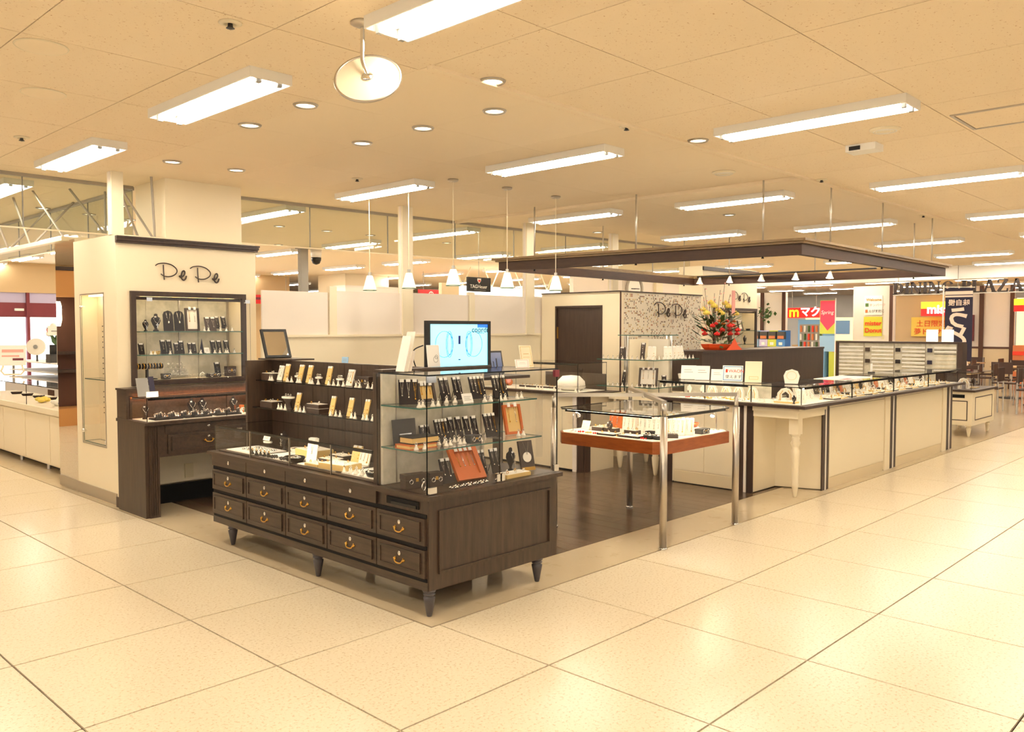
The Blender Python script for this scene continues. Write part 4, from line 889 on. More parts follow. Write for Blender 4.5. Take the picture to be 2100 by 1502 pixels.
# mosaic: ivory ground with scattered small tesserae
for mname, cnt in (('chipbrown', 420), ('tanboard', 260), ('chiprust', 260), ('chipgrey', 300)):
    b_ = B()
    for k in range(cnt):
        x = random.uniform(BX0+.02, BX1-.03); z = random.uniform(.9, BZ-.02); x = round(x/.021)*.021; z = round(z/.021)*.021
        b_.box(x, x+.012, BY0+.003, BY0+.0065, z, z+.017)
    o = ob('mosaic_chips', b_, mname, t); o['kind'] = 'stuff'
script_sign('shop_sign', 'dark script lettering on the speckled mosaic wall', (6.12, BY0-.012, 1.725), .76, (1, 0, 0), (0, 0, 1))

# ------------------------------------------------------------------ second lettered pillar, far right of the shop
t = T('shop_pillar', 'far cream pillar with script sign and wall showcase, behind the flowers', 'pillar', (10, 4.0, 0))
QY = 3.75; qx0, qx1, qz0, qz1 = 9.495, 10.87, 1.026, 1.881
ob('body', B().box(9.11, qx0, QY, 4.2, 0, 2.6).box(qx1, 10.95, QY, 4.2, 0, 2.6).box(qx0, qx1, QY, 4.2, 0, qz0).box(qx0, qx1, QY, 4.2, qz1, 2.6).box(qx0, qx1, QY+.25, 4.2, qz0, qz1), 'cream', t)
ob('showcase_frame', B().box(qx0-.05, qx1+.05, QY-.03, QY, qz1, qz1+.05).box(qx0-.05, qx1+.05, QY-.03, QY, qz0-.05, qz0).box(qx0-.05, qx0, QY-.03, QY, qz0, qz1).box(qx1, qx1+.05, QY-.03, QY, qz0, qz1).box(9.946, 10.027, QY-.03, QY, qz0, qz1), 'espresso', t)
ob('showcase_lining', B().box(qx0, qx1, QY+.24, QY+.249, qz0, qz1), 'wallpaper', t); ob('crown_moulding', B().box(9.10, 10.97, QY-.03, QY, 2.53, 2.59), 'espresso', t)
for z in (1.30, 1.54): pane(t, 'showcase_shelf', qx0+.01, qx1, QY-.04, QY+.23, z, z+.008, 'glassedge')
pane(t, 'showcase_door', 10.038, qx1+.03, QY-.07, QY-.065, qz0, qz1); ob('showcase_lamp', B().box(qx0+.05, qx1-.05, QY+.02, QY+.03, qz1-.014, qz1-.004), 'strip', t); ob('lamp_cover', B().box(qx0+.002, qx1-.002, QY+.002, QY+.012, qz1-.03, qz1-.001), 'espresso', t)
script_sign('shop_sign', 'dark script lettering on the far cream pillar', (10.038, QY-.001, 2.048), .647, (1, 0, 0), (0, 0, 1))
S3 = 'on the far pillar showcase'
for x, z, kd, ar, l in ((10.177, 1.5485, 'bust', (.16,), 'dark bust at left'), (10.558, 1.5485, 'frame', (.16, .17, 'darkleather', 'whitefab', 3), 'pale framed display'), (10.789, 1.5485, 'plate', (.05, 'black', 'silver', 1), 'small black dish'), (10.177, 1.3085, 'frame', (.08, .15, 'darkleather', 'whitefab', 1), 'narrow white frame'), (10.408, 1.3085, 'plate', (.07, 'pinkpetal', 'silver', 1), 'pink round dish'), (10.673, 1.3085, 'bust', (.15,), 'middle-shelf dark bust'), (10.154, 1.0275, 'box', (.10, .06, .06, 'darkleather'), 'left dark box'), (10.385, 1.0275, 'plate', (.06, 'black', 'silver', 2), 'black dish on its floor'), (10.593, 1.0275, 'bust', (.13,), 'left small bust on its floor'), (10.731, 1.0275, 'bust', (.12,), 'right small bust on its floor')):
    put(kd, ar, x, QY+.08, z, 0, l+' '+S3)

# ------------------------------------------------------------------ glass display table with steel posts
t = T('glass_table', 'square glass-topped display table with orange-brown apron on tall steel posts', 'display table', (2.63, .37, 0))
PO = [(2.12, -.14), (3.17, -.13), (3.12, .87), (2.11, .88)]
for x, y in PO:
    ob('leg', B().cyl((x, y, .012), (x, y, .95), .027, n=16), 'satin', t, True); ob('foot', B().lathe([(.03, 0), (.034, .004), (.03, .012), (.018, .016)], (x, y, 0), 16), 'chrome', t, True)
    ob('leg_collar', B().cyl((x, y, .95), (x, y, 1.045), .016, n=10), 'metal', t, True)
for x, y in PO:
    dx, dy = 2.63-x, .37-y; L = math.hypot(dx, dy); nx, ny = -dy/L*.017, dx/L*.017
    ob('rail', B().prism([(x-nx, y-ny), (2.63-nx, .37-ny), (2.63+nx, .37+ny), (x+nx, y+ny)], 1.038, 1.066), 'satin', t)
ob('hub', B().cyl((2.63, .37, 1.03), (2.63, .37, 1.07), .03, n=14), 'satin', t)
def cham(c, x0=2.17, x1=3.215, y0=-.085, y1=.93): return [(x0+c, y0), (x1-c, y0), (x1, y0+c), (x1, y1-c), (x1-c, y1), (x0+c, y1), (x0, y1-c), (x0, y0+c)]
C8 = cham(.075)
ob('apron', B().prism(C8, .662, .752), 'maple', t); ob('deck', B().prism([(x*.97+2.645*.03, y*.97+.42*.03) for x, y in C8], .752, .756), 'whitefab', t)
G8 = [(x*.985+2.645*.015, y*.985+.42*.015) for x, y in C8]
for (xa, ya), (xb, yb) in zip(G8, G8[1:]+G8[:1]):
    L = math.hypot(xb-xa, yb-ya); ux, uy = (xb-xa)/L, (yb-ya)/L; e = .004
    ob('case_glass', B().prism([(xa+ux*e, ya+uy*e), (xb-ux*e, yb-uy*e), (xb-ux*e-uy*.005, yb-uy*e+ux*.005), (xa+ux*e-uy*.005, ya+uy*e+ux*.005)], .757, .936, 0, 0), ['glass'], t)
ob('table_glass', B().prism(C8, .937, .945, 0, 1), ['glass', 'darkedge'], t)
zt = .7565; TS = 'in the glass-topped table'
ob('light_strip', B().box(2.192, 2.200, .02, .82, .924, .933), 'casestrip', t); ob('light_cover', B().box(2.184, 2.190, .01, .83, .920, .934), 'darkedge', t); ob('light_strip', B().box(2.28, 3.10, -.062, -.054, .924, .933), 'casestrip', t); ob('light_cover', B().box(2.27, 3.11, -.070, -.064, .920, .934), 'darkedge', t)  # strips and their covers are added to give the table case its glow
def goose(x, y, l, s_=1):
    t = T('case_lamp', l, 'lamp', (x, y, zt)); ob('stem', B().sweep(arc([(x, y, zt), (x, y, zt+.11), (x+.01*s_, y, zt+.14), (x+.04*s_, y+.0, zt+.145)]), .004, 6), 'chrome', t, True)
    ob('shade', B().cyl((x+.04*s_, y, zt+.150), (x+.065*s_, y, zt+.118), .008, .022, 12, cap=False), 'chrome', t, True); ob('bulb', B().ball((x+.06*s_, y, zt+.124), .013, 8), 'bulb', t, True); ob('base', B().lathe([(.03, 0), (.03, .004), (.006, .008)], (x, y, zt), 14), 'chrome', t, True)
goose(2.25, .80, 'small gooseneck lamp at left corner '+TS); goose(3.12, .02, 'small gooseneck lamp at right corner '+TS, -1)
put('tray', (.16, .10, .012, 'velvet', 'whitefab', 4), 2.27, .46, zt, LX, 'oblong white-topped tray at left front '+TS); put('tray', (.19, .11, .014, 'velvet', 'whitefab', 5), 2.28, .25, zt, LX, 'wide white-topped tray in front left '+TS)
put('card', (.08, .075, 'ivory'), 2.40, .80, zt, LX, 'blank cream card at left '+TS); put('bust', (.10, 'darkleather'), 2.36, .52, zt, LX, 'brown ring bust behind the left tray '+TS)
for k, (x, y) in enumerate(((2.30, .10), (2.31, .03))): put('plate', (.05, 'black', 'silver', 2, 1), x, y, zt, 0, ['left of two small black dishes at front ', 'right of two small black dishes at front '][k]+TS)
for k, (x, y, w2, h) in enumerate(((2.55, .48, .10, .12), (2.60, .36, .10, .14), (2.58, .26, .11, .12), (2.55, .15, .12, .13), (2.60, .05, .10, .13), (2.68, .02, .10, .13))): put('board', (3, w2, h, 'whitefab', 'necklace'), x, y, zt, LX*.75, 'white leaning necklace board crowded at the centre '+TS, 'white boards in the glass table')
put('board', (3, .12, .12, 'orange', 'necklace'), 2.66, .30, zt, LX*.75, 'orange leaning necklace board at centre '+TS)
put('tray', (.13, .08, .025, 'darkleather', 'darkleather', 3), 2.45, .03, zt, LX*.6, 'low brown tray at the near corner '+TS); put('box', (.05, .05, .045, 'black'), 2.39, .16, zt+.0, LX, 'small black box at front '+TS)
put('board', (2, .14, .15, 'tanboard', 'earring'), 2.76, .16, zt, -.2, 'tall tan leaning board right of the near post '+TS)
put('plate', (.105, 'orange', 'gold', 3), 2.93, .16, zt+.032, 0, 'round brown wooden dish at right '+TS); put('plate', (.09, 'whitefab', 'silver', 2), 3.02, .38, zt, 0, 'round pale dish behind the brown dish '+TS)
put('plate', (.10, 'whitefab', 'silver', 0), 2.93, .16, zt, 0, 'white dish under the round brown dish '+TS); put('box', (.12, .06, .04, 'darkgrey'), 2.84, -.02, zt, 0, 'long dark grey box at right front '+TS)
for k in range(8): put('ring', (), 2.50+.03*k, .06-.01*(k % 2), zt, -.3, 'white ring stand along the front '+TS, 'ring stands in the glass table')

for k, (x, y) in enumerate(((2.74, .42), (2.70, .54), (2.64, .66), (2.84, .30), (2.96, .56))): put('board', (3, .13, .15, ('whitefab', 'whitefab', 'orange', 'tanboard', 'whitefab')[k], 'necklace'), x, y, zt, LX*.75, ORD[k]+' tall rear necklace board '+TS, 'rear boards in the glass table')
for k, y in enumerate((.36, .56, .68)): put('tray', (.11, .07, .03, 'darkleather', 'whitefab', 4), 2.44, y, zt, LX, ORD[k]+' small raised tray behind the front trays '+TS, 'raised trays in the glass table')
for k in range(9): put('strand', (7, 'gold' if k % 2 else 'redpetal'), 2.25+.0*k, .12+.075*k-.0, zt, 0, 'bead bracelet along the left edge '+TS, 'bracelets in the glass table')
# ------------------------------------------------------------------ L-shaped cream counter
t = T('cream_counter', 'long L-shaped cream counter with dark stripes, dark top and turned corner leg', 'counter', (6.5, .3, 0))
def strips_y(x0, x1, y):     # pair of dark strips with a cream bead between, on a front facing -y
    d = (x1-x0)
    ob('dark_strip', B().box(x0, x0+d*.40, y-.012, y, .0, .845), 'espresso', t); ob('dark_strip', B().box(x1-d*.40, x1, y-.012, y, 0, .845), 'espresso', t); ob('cream_bead', B().box(x0+d*.42, x1-d*.42, y-.016, y, 0, .845), 'panelwhite', t)
def strips_x(y0, y1, x):
    d = (y1-y0)
    ob('dark_strip', B().box(x-.012, x, y0, y0+d*.40, 0, .845), 'espresso', t); ob('dark_strip', B().box(x-.012, x, y1-d*.40, y1, 0, .845), 'espresso', t); ob('cream_bead', B().box(x-.016, x, y0+d*.42, y1-d*.42, 0, .845), 'panelwhite', t)
ob('carcass', B().prism([(5.04, -.03), (9.06, -.03), (9.06, .48), (4.98, .48), (4.98, 1.44), (4.45, 1.44), (4.45, .40), (4.90, .40)], 0.01, .845), 'ivory', t)
ob('recess_panel', B().box(4.45, 4.92, .385, .40, .01, .80), 'ivory', t)
strips_y(5.02, 5.17, -.03); strips_y(6.82, 7.0, -.03); strips_y(8.82, 9.05, -.03); strips_x(.385, .55, 4.45); strips_x(1.29, 1.44, 4.45)
for x0, x1 in ((5.19, 6.80), (7.02, 8.80)):
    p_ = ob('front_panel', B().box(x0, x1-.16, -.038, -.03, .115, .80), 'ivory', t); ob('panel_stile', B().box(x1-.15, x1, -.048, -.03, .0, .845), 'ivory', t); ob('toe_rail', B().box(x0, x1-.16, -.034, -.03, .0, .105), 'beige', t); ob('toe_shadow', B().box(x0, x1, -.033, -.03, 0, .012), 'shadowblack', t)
for y0, y1 in ((.57, .91), (.92, 1.27)): ob('door', B().box(4.442, 4.45, y0, y1, .14, .83), 'ivory', t)
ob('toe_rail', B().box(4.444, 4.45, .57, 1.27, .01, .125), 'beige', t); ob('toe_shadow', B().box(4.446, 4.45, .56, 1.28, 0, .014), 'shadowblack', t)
ob('leg_block', B().box(4.44, 5.02, -.06, .385, .745, .80).box(4.42, 5.03, -.08, .385, .80, .845), 'ivory', t)
ob('turned_leg', B().lathe([(.014, 0), (.020, .02), (.030, .10), (.036, .12), (.028, .13), (.034, .30), (.040, .38), (.042, .44), (.030, .46), (.034, .48), (.046, .51), (.034, .54), (.040, .555), (.032, .565), (.042, .58), (.045, .60)], (4.545, .01, 0), 18), 'ivory', t, True); ob('leg_cap', B().box(4.50, 4.59, -.035, .055, .595, .745), 'ivory', t)
OUT = [(4.36, -.16), (9.16, -.16), (9.16, .52), (5.02, .52), (5.02, 1.50), (4.36, 1.50)]
ob('countertop', B().prism(OUT, .845, .872), 'espresso', t); ob('case_pad', B().prism([(4.43, -.09), (9.05, -.09), (9.05, .42), (4.90, .42), (4.90, 1.44), (4.43, 1.44)], .872, .877), 'whitefab', t)
GA = [(4.42, -.10), (9.06, -.10), (9.06, .43), (4.91, .43), (4.91, 1.45), (4.42, 1.45)]
for k in range(4):
    xa = 4.42+1.16*k; pane(t, 'front_glass', xa+.003, xa+1.157, -.10, -.094, .878, 1.034); pane(t, 'top_glass', xa+.002, xa+1.158, -.104, .434, 1.034, 1.042)
    if k: ob('joint_strip', B().box(xa-.004, xa+.004, -.103, -.092, .878, 1.034), 'darkedge', t)
pane(t, 'end_glass', 9.055, 9.061, -.092, .43, .878, 1.034)
for a, c in ((-.092, .40), (.404, .90), (.904, 1.448)): pane(t, 'inner_glass', 4.42, 4.426, a, c, .878, 1.034)
for y in (.402, .902): ob('joint_strip', B().box(4.416, 4.43, y-.003, y+.003, .878, 1.034), 'darkedge', t)
pane(t, 'inner_end_glass', 4.43, 4.91, 1.446, 1.452, .878, 1.034); pane(t, 'top_glass', 4.418, 4.915, .438, 1.454, 1.034, 1.042)
ob('back_strip', B().box(5.0, 9.05, .425, .435, .878, .90).box(4.905, 4.915, .44, 1.44, .878, 1.03), 'wallpaper', t)
ob('light_strip', B().box(4.436, 4.444, .46, 1.42, 1.022, 1.032), 'casestrip', t); ob('light_cover', B().box(4.428, 4.434, .44, 1.44, 1.018, 1.033), 'darkedge', t); ob('light_strip', B().box(4.5, 9.0, -.084, -.076, 1.022, 1.032), 'dimstrip', t); ob('light_cover', B().box(4.5, 9.0, -.092, -.086, 1.018, 1.033), 'darkedge', t)
zk = .8775; TS = 'in the inner arm of the cream counter case'
for k, y in enumerate((1.30, 1.14)): put('bust', (.11, 'whitefab'), 4.78, y, zk, LX, ['left', 'right'][k]+' white necklace bust '+TS)
for k, y in enumerate((1.0, .84, .70, .55)): put('u', (.10, .12, 'whitefab', 'gold'), 4.74, y, zk, LX, 'cream bracelet arch '+TS, 'bracelet arches in the inner counter arm')
for k in range(22): put('strand', (7, ('redpetal', 'gold', 'silver')[k % 3] if k < 9 else ('gold', 'silver')[k % 2]), 4.50+.07*(k % 3), 1.40-.042*k, zk, 0, ('red' if k < 9 and k % 3 == 0 else 'bright')+' bead bracelet lying '+TS, 'bracelets in the inner counter arm')
for k in range(6): put('ring', (), 4.52+.05*(k % 2), .60-.07*k, zk, LX, 'white ring stand '+TS, 'ring stands in the inner counter arm')
TS = 'at the corner of the cream counter case'
put('tray', (.20, .16, .015, 'tanboard', 'whitefab', 4), 4.60, .12, zk, LX, 'gold-edged tray '+TS); put('u', (.16, .13, 'whitefab', 'gold'), 4.72, .20, zk, LX*.7, 'tall white arch stand '+TS); put('board', (2, .08, .13, 'whitefab', 'necklace'), 4.64, .0, zk, LX*.6, 'white board '+TS); put('bust', (.08,), 4.52, .02, zk, LX, 'small brown ring bust '+TS)
for k, x in enumerate((4.95, 5.10)): put('board', (2, .07, .13, 'whitefab', 'necklace'), x, .16, zk, 0, ['left', 'right'][k]+' white board just right of the counter corner')
TS = 'in the long run of the cream counter'
rs = random.Random(3)
for k in range(22):
    x = 5.25+.165*k
    m_ = k % 6
    if m_ == 0: put('board', (2, .09, .12, 'whitefab', 'necklace'), x, .20, zk, rs.uniform(-.3, .3), 'white two-chain necklace board '+TS, 'white boards in the long counter case')
    elif m_ == 1: put('plate', (.07, 'whitefab', 'silver', 3), x, .11, zk, 0, 'white dish of bracelets '+TS, 'white dishes in the long counter case')
    elif m_ == 2: put('bust', (.12, 'darkleather'), x, .20, zk, rs.uniform(-.4, .4), 'brown necklace bust '+TS, 'brown busts in the long counter case')
    elif m_ == 3: put('tray', (.16, .12, .012, 'tanboard', 'whitefab', 4), x, .12, zk, 0, 'gold-edged tray of rings '+TS, 'ring trays in the long counter case')
    elif m_ == 4: put('plate', (.06, 'black', 'silver', 2), x, .10, zk, 0, 'small black dish '+TS, 'black dishes in the long counter case')
    else: put('board', (1, .05, .13, 'orange', 'necklace'), x, .20, zk, rs.uniform(-.4, .4), 'orange-brown necklace board '+TS, 'orange boards in the long counter case')
for k in range(26): put('ring', () if k % 3 else ('tanboard', 'gold'), 5.19+.145*k, .055, zk, rs.uniform(-.3, .3), ORD[k]+' small ring stand from left '+TS, 'ring stands in the long counter case')
for k in range(8): put('arch', (.06, .12, 'whitefab', 'silver'), 5.375+.48*k+(.075 if k == 6 else 0), .225, zk, 0, 'slim white arched panel at back '+TS, 'white panels in the long counter case')
for k in range(24):
    x = 5.18+.157*k
    put('board', (3, .10, .11, ('darkleather', 'whitefab', 'velvet', 'tanboard')[k % 4], 'necklace'), x, .362, zk, rs.uniform(-.25, .25), ORD[k]+' '+('brown', 'white', 'black', 'tan')[k % 4]+' rear board from left in the long cream counter case', 'rear boards in the long counter case')
for k in range(18): put('tray', (.14, .11, .010, 'tanboard' if k % 2 else 'black', 'whitefab', 5), 5.28+.205*k, -.02, zk, rs.uniform(-.2, .2), ORD[k]+' '+('gold-edged' if k % 2 else 'black-edged')+' front tray from left in the long cream counter case', 'front trays in the long counter case')
for k in range(14): put('bangle', (.03, 'gold' if k % 2 else 'silver'), 5.22+.27*k, .16, zk, rs.uniform(-.6, .6), ('gold' if k % 2 else 'silver')+' standing bangle in the long cream counter case', 'bangles in the long counter case')
# cards on the counter glass
def sign_card(name, label, x, y, w2, h2, m='paper', z=1.0425, tilt=.3, cat='card'):
    t = T(name, label, cat, (x, y, z)); M_ = Matrix.Translation((x, y, z+.005)) @ Matrix.Rotation(LX*.75, 4, 'Z') @ rx(-tilt)
    ob('sheet', B().box(-w2/2, w2/2, 0, .006, 0, h2).xf(M_), m, t); ob('easel', B().sweep([M_ @ Vector((0, .006, h2*.7)), Matrix.Translation((x, y, z)) @ Matrix.Rotation(LX*.75, 4, 'Z') @ Vector((0, h2*.6, .005))], .003, 5), 'acrylic', t)
    return t, M_
for y, w2, h2, l in ((1.28, .155, .15, 'leftmost blank white card on the counter glass'), (1.115, .15, .15, 'second white card on the counter glass'), (.94, .125, .12, 'small white price card left of the framed sign')):
    t, M_ = sign_card('price_card', l, 4.72, y, w2, h2); ob('print', B().box(-w2*.3, w2*.3, -.001, 0, h2*.5, h2*.53).box(-w2*.3, w2*.2, -.001, 0, h2*.66, h2*.69).xf(M_), 'grey', t)
t, M_ = sign_card('payment_sign', 'white payment sign with blue border standing on the counter glass', 4.70, .755, .20, .165)
ob('border', moulding(B(), 'y', 0, -.092, .092, .010, .155, .006, .001).xf(M_), 'blue', t)
Rv = M_.to_3x3() @ Vector((1, 0, 0)); Uv = M_.to_3x3() @ Vector((0, 0, 1))
lettering('print', 'WAON', .046, 'redtext', M_ @ Vector((-.042, -.001, .092)), Rv, Uv, t, .0006); lettering('print', '使えます', .040, 'black', M_ @ Vector((-.072, -.001, .034)), Rv, Uv, t, .0006); ob('logo', B().box(-.070, -.050, -.001, 0, .092, .126).xf(M_), 'redtext', t)
t, M_ = sign_card('catalogue_card', 'tall cream booklet card in a clear holder on the counter glass', 4.70, .53, .16, .215, 'ivory'); ob('holder', B().box(-.08, .10, .010, .014, 0, .26).xf(M_), 'acrylic', t); ob('print', moulding(B(), 'y', 0, -.04, .05, .03, .06, .004, .001).xf(M_), 'tanboard', t)
t = T('oval_card', 'white oval-topped card leaning on the corner of the counter glass', 'card', (4.78, .17, 1.0425)); M_ = Matrix.Translation((4.78, .17, 1.047)) @ Matrix.Rotation(LX*.75, 4, 'Z') @ rx(-.45)
ob('sheet', B().prism([(-.06, 0), (.06, 0), (.075, .08), (.055, .13), (0, .15), (-.055, .13), (-.075, .08)], 0, .006).xf(rx(PI/2)).xf(M_), 'whitefab', t); ob('print', B().torus((0, -.008, .08), .045, .0015, 20, 4, 0, 'y').xf(M_), 'tanboard', t)
t = T('open_magazine', 'open white magazine lying on the long counter glass', 'magazine', (6.1, .20, 1.0425)); ob('left_page', B().box(5.75, 6.10, .05, .38, 1.0425, 1.047), 'paper', t); ob('right_page', B().box(6.10, 6.50, .05, .38, 1.0425, 1.050), 'paper', t); ob('print', B().box(5.78, 6.0, .06, .12, 1.047, 1.0475), 'redpetal', t)
t = T('tag_holder', 'small dark tag holder with white card on the long counter glass', 'card holder', (7.35, .38, 1.0425)); ob('base', B().box(7.30, 7.42, .36, .40, 1.0425, 1.06), 'black', t); ob('card', B().box(7.33, 7.39, .378, .382, 1.06, 1.16), 'paper', t)

# back counter with glass case, left of the display tower
t = T('side_counter', 'cream counter with dark top and large glass case behind the glass table', 'counter', (4.5, 2.9, 0))
ob('carcass', B().box(4.22, 4.74, 2.32, 3.90, .02, .845), 'ivory', t); ob('dark_strip', B().box(4.208, 4.22, 2.27, 2.36, 0, .845), 'espresso', t); ob('dark_strip', B().box(4.21, 4.30, 2.245, 2.262, 0, .845), 'espresso', t); ob('cream_bead', B().box(4.2, 4.21, 2.365, 2.42, 0, .845), 'panelwhite', t); ob('end_panel', B().box(4.22, 4.74, 2.262, 2.32, 0, .845), 'ivory', t)
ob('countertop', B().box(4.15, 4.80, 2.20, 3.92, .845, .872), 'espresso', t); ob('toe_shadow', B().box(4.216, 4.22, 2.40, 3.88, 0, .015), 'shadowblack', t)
pane(t, 'front_glass', 4.22, 4.226, 2.37, 3.30, .874, 1.19); pane(t, 'end_glass', 4.23, 4.74, 2.364, 2.370, .874, 1.19); pane(t, 'top_glass', 4.218, 4.745, 2.364, 3.30, 1.19, 1.197); ob('case_pad', B().box(4.24, 4.73, 2.38, 3.86, .872, .878), 'whitefab', t); ob('light_strip', B().box(4.236, 4.244, 2.40, 3.26, 1.178, 1.188), 'casestrip', t); ob('light_cover', B().box(4.228, 4.234, 2.38, 3.28, 1.172, 1.189), 'darkedge', t); ob('case_back', B().box(4.748, 4.758, 2.38, 3.3, .872, 1.06), 'brown', t)
t = T('white_cushion', 'shiny white rounded cushion inside the rear glass case', 'cushion', (4.45, 2.62, .878)); ob('pad', B().lathe([(.10, 0), (.17, .03), (.16, .10), (.10, .16), (.01, .17)], (4.45, 2.65, .8785), 18), 'whitefab', t, True); ob('seam', B().torus((4.45, 2.65, .93), .172, .003, 18, 4), 'silver', t, True)
TS = 'in the rear glass case'
for k in range(10): put('ring', (), 4.30+.05*(k % 3), 2.41+.09*k, .8785, LX, 'white ring stand '+TS, 'ring stands in the rear case')
for k in range(4): put('tray', (.14, .10, .02, 'darkleather', 'whitefab', 4), 4.52, 2.93+.16*k, .8785, LX, 'dark tray with white pad '+TS, 'trays in the rear case')
t = T('coral_ornament', 'orange coral-like ornament beside the rear glass case', 'ornament', (4.4, 3.62, .878))
for k in range(7): ob('lobe', B().ball((4.38+.05*math.cos(k*.9), 3.62+.05*math.sin(k*.9), .93+.012*(k % 3)), .04, 8), 'pinkpetal' if k % 2 else 'food', t, True)
ob('base', B().box(4.30, 4.46, 3.54, 3.70, .8785, .892), 'whitefab', t)

# glass display tower on a table with turned legs
t = T('display_tower', 'square glass shelf tower with cream panels on a turned-leg table', 'display shelf', (4.95, 1.95, 0))
for x, y in ((4.63, 1.62), (4.78, 2.20), (5.30, 1.62), (5.30, 2.20)): ob('turned_leg', B().lathe([(.015, 0), (.02, .02), (.034, .12), (.04, .2), (.03, .21), (.038, .23), (.03, .5), (.045, .6), (.045, .80)], (x, y, 0), 14), 'ivory', t, True)
ob('table_top', B().box(4.56, 5.36, 1.56, 2.195, .80, .86), 'ivory', t)
for z in (.94, 1.235): pane(t, 'glass_shelf', 4.50, 5.40, 1.56, 2.32, z, z+.009, 'glassedge')
pane(t, 'glass_shelf', 4.70, 5.22, 1.72, 2.18, 1.50, 1.509, 'glassedge')
ob('core_panel', B().box(4.93, 4.97, 1.66, 2.24, .86, 1.46), 'whitefab', t); ob('core_panel', B().box(4.58, 4.93, 1.93, 1.97, .86, 1.46).box(4.97, 5.32, 1.93, 1.97, .86, 1.46), 'cream2', t)
for x, y in ((4.95, 1.64), (4.95, 2.26), (4.56, 1.95), (5.34, 1.95)): ob('upright', B().cyl((x, y, .86), (x, y, 1.50), .013, n=10), 'metal', t, True)
pane(t, 'edge_glass', 4.52, 4.526, 1.58, 1.92, .95, 1.234)
zq = .9495; TS = 'on the lower shelf of the glass tower'
put('frame', (.21, .20, 'brown', 'whitefab', 3, .02, .1, .2), 4.66, 1.75, zq, LX*.8, 'brown framed white display '+TS); put('board', (1, .05, .17, 'velvet', 'necklace'), 4.62, 2.05, zq, LX, 'tall black board left of the framed display '+TS); put('board', (1, .05, .12, 'velvet', 'necklace'), 4.80, 1.63, zq, LX*.6, 'short black board near the tower corner '+TS); put('plate', (.06, 'black', 'silver', 2), 5.08, 1.66, zq, 0, 'black dish '+TS); put('board', (2, .07, .12, 'whitefab', 'earring'), 5.28, 1.70, zq, -.2, 'white earring board '+TS)
for k in range(20): put('ring', (), 4.53+.0*k if k < 10 else 4.56+.075*(k-10), 1.60+.065*k if k < 10 else 1.59, zq, 0, ORD[9-k if k < 10 else k]+' white ring stand from left '+TS, 'ring stands on the lower tower shelf')
zq = 1.2445; TS = 'on the upper shelf of the glass tower'
put('board', (2, .12, .13, 'darkleather', 'necklace'), 4.64, 2.05, zq, LX*.8, 'dark two-chain board at left '+TS); put('board', (1, .05, .18, 'darkleather', 'necklace'), 4.70, 1.85, zq, LX*.8, 'tall dark board '+TS)
for k, (x, y) in enumerate(((4.72, 1.74), (4.86, 1.62), (5.02, 1.66), (5.14, 1.68), (5.27, 1.70))): put('board', (2, .09, .14, 'whitefab', 'earring'), x, y, zq, LX*(.7-.15*k), ORD[k]+' white earring board from left '+TS, 'white boards on the upper tower shelf')
for k in range(22): put('ring', (), 4.53 if k < 11 else 4.56+.075*(k-11), 1.60+.065*k if k < 11 else 1.585, zq, 0, ORD[10-k if k < 11 else k]+' white ring stand from left '+TS, 'ring stands on the upper tower shelf')

# dark high counter with the flower basket
t = T('service_counter', 'dark brown high service counter behind the cream counter', 'counter', (7.5, 2.05, 0))
tp = [(5.86, 1.80), (6.7, 1.775), (7.6, 1.765), (8.5, 1.775), (9.28, 1.80), (9.28, 2.30), (5.86, 2.30)]
ob('body', B().prism(tp, 0, 1.285), 'espresso', t); ob('top', B().prism([(x, y-.012 if y < 2 else y) for x, y in tp], 1.285, 1.31), 'espresso', t)
t = T('flower_basket', 'basket of red and yellow flowers with twigs in orange wrap on the dark counter', 'flower arrangement', (6.62, 2.03, 1.31))
fx, fy, fz = 6.62, 2.03, 1.311
ob('wrap', B().lathe([(.17, 0), (.20, .03), (.22, .07), (.20, .06), (.12, .02)], (fx, fy, fz), 10), 'orangewrap', t); ob('wrap_fold', B().add(B().prism([(fx-.20, fz), (fx+.20, fz), (fx+.08, fz+.06), (fx-.0, fz+.15), (fx-.09, fz+.06)], .232, .238), Matrix(((1, 0, 0, 0), (0, 0, -1, fy+.0), (0, 1, 0, 0), (0, 0, 0, 1)))), 'orangewrap', t)
rf = random.Random(11)
for k in range(120):
    a = rf.uniform(0, 2*PI); r_ = rf.uniform(.02, .27); h = rf.uniform(.08, .46)-.3*r_; l = rf.uniform(.09, .2)
    p0 = Vector((fx+r_*math.cos(a), fy+r_*math.sin(a)*.8, fz+h)); d = Vector((math.cos(a), math.sin(a), rf.uniform(-.2, .8))).normalized(); u = d.cross(Vector((0, 0, 1))).normalized()*.025
    ob('leaf', B().face([p0, p0+d*l*.5+u, p0+d*l, p0+d*l*.5-u]).face([p0-u*.02, p0+d*l*.5-u+Vector((0, 0, .004)), p0+d*l+Vector((0, 0, .004)), p0+d*l*.5+u+Vector((0, 0, .004))]), 'leaf' if k % 2 else 'leaf2', t)
def bloom(x, y, z, r_, m):
    b_ = B()
    for k in range(6):
        a = k*PI/3; b_.ball((x+r_*.55*math.cos(a), y+r_*.55*math.sin(a), z), r_*.55, 6)
    b_.ball((x, y, z+r_*.35), r_*.6, 6); ob('flower', b_, m, t, True)
for k in range(13):
    a = PI+PI*k/12*1.25-.4; r_ = .22+.08*(k % 2); bloom(fx+r_*math.cos(a), fy+r_*math.sin(a)*.8, fz+.20+.05*(k % 3), .035, 'redpetal')
for k in range(6): bloom(fx-.22+.09*k, fy-.1, fz+.33+.03*(k % 2), .026, 'orange' if k % 3 else 'redpetal')
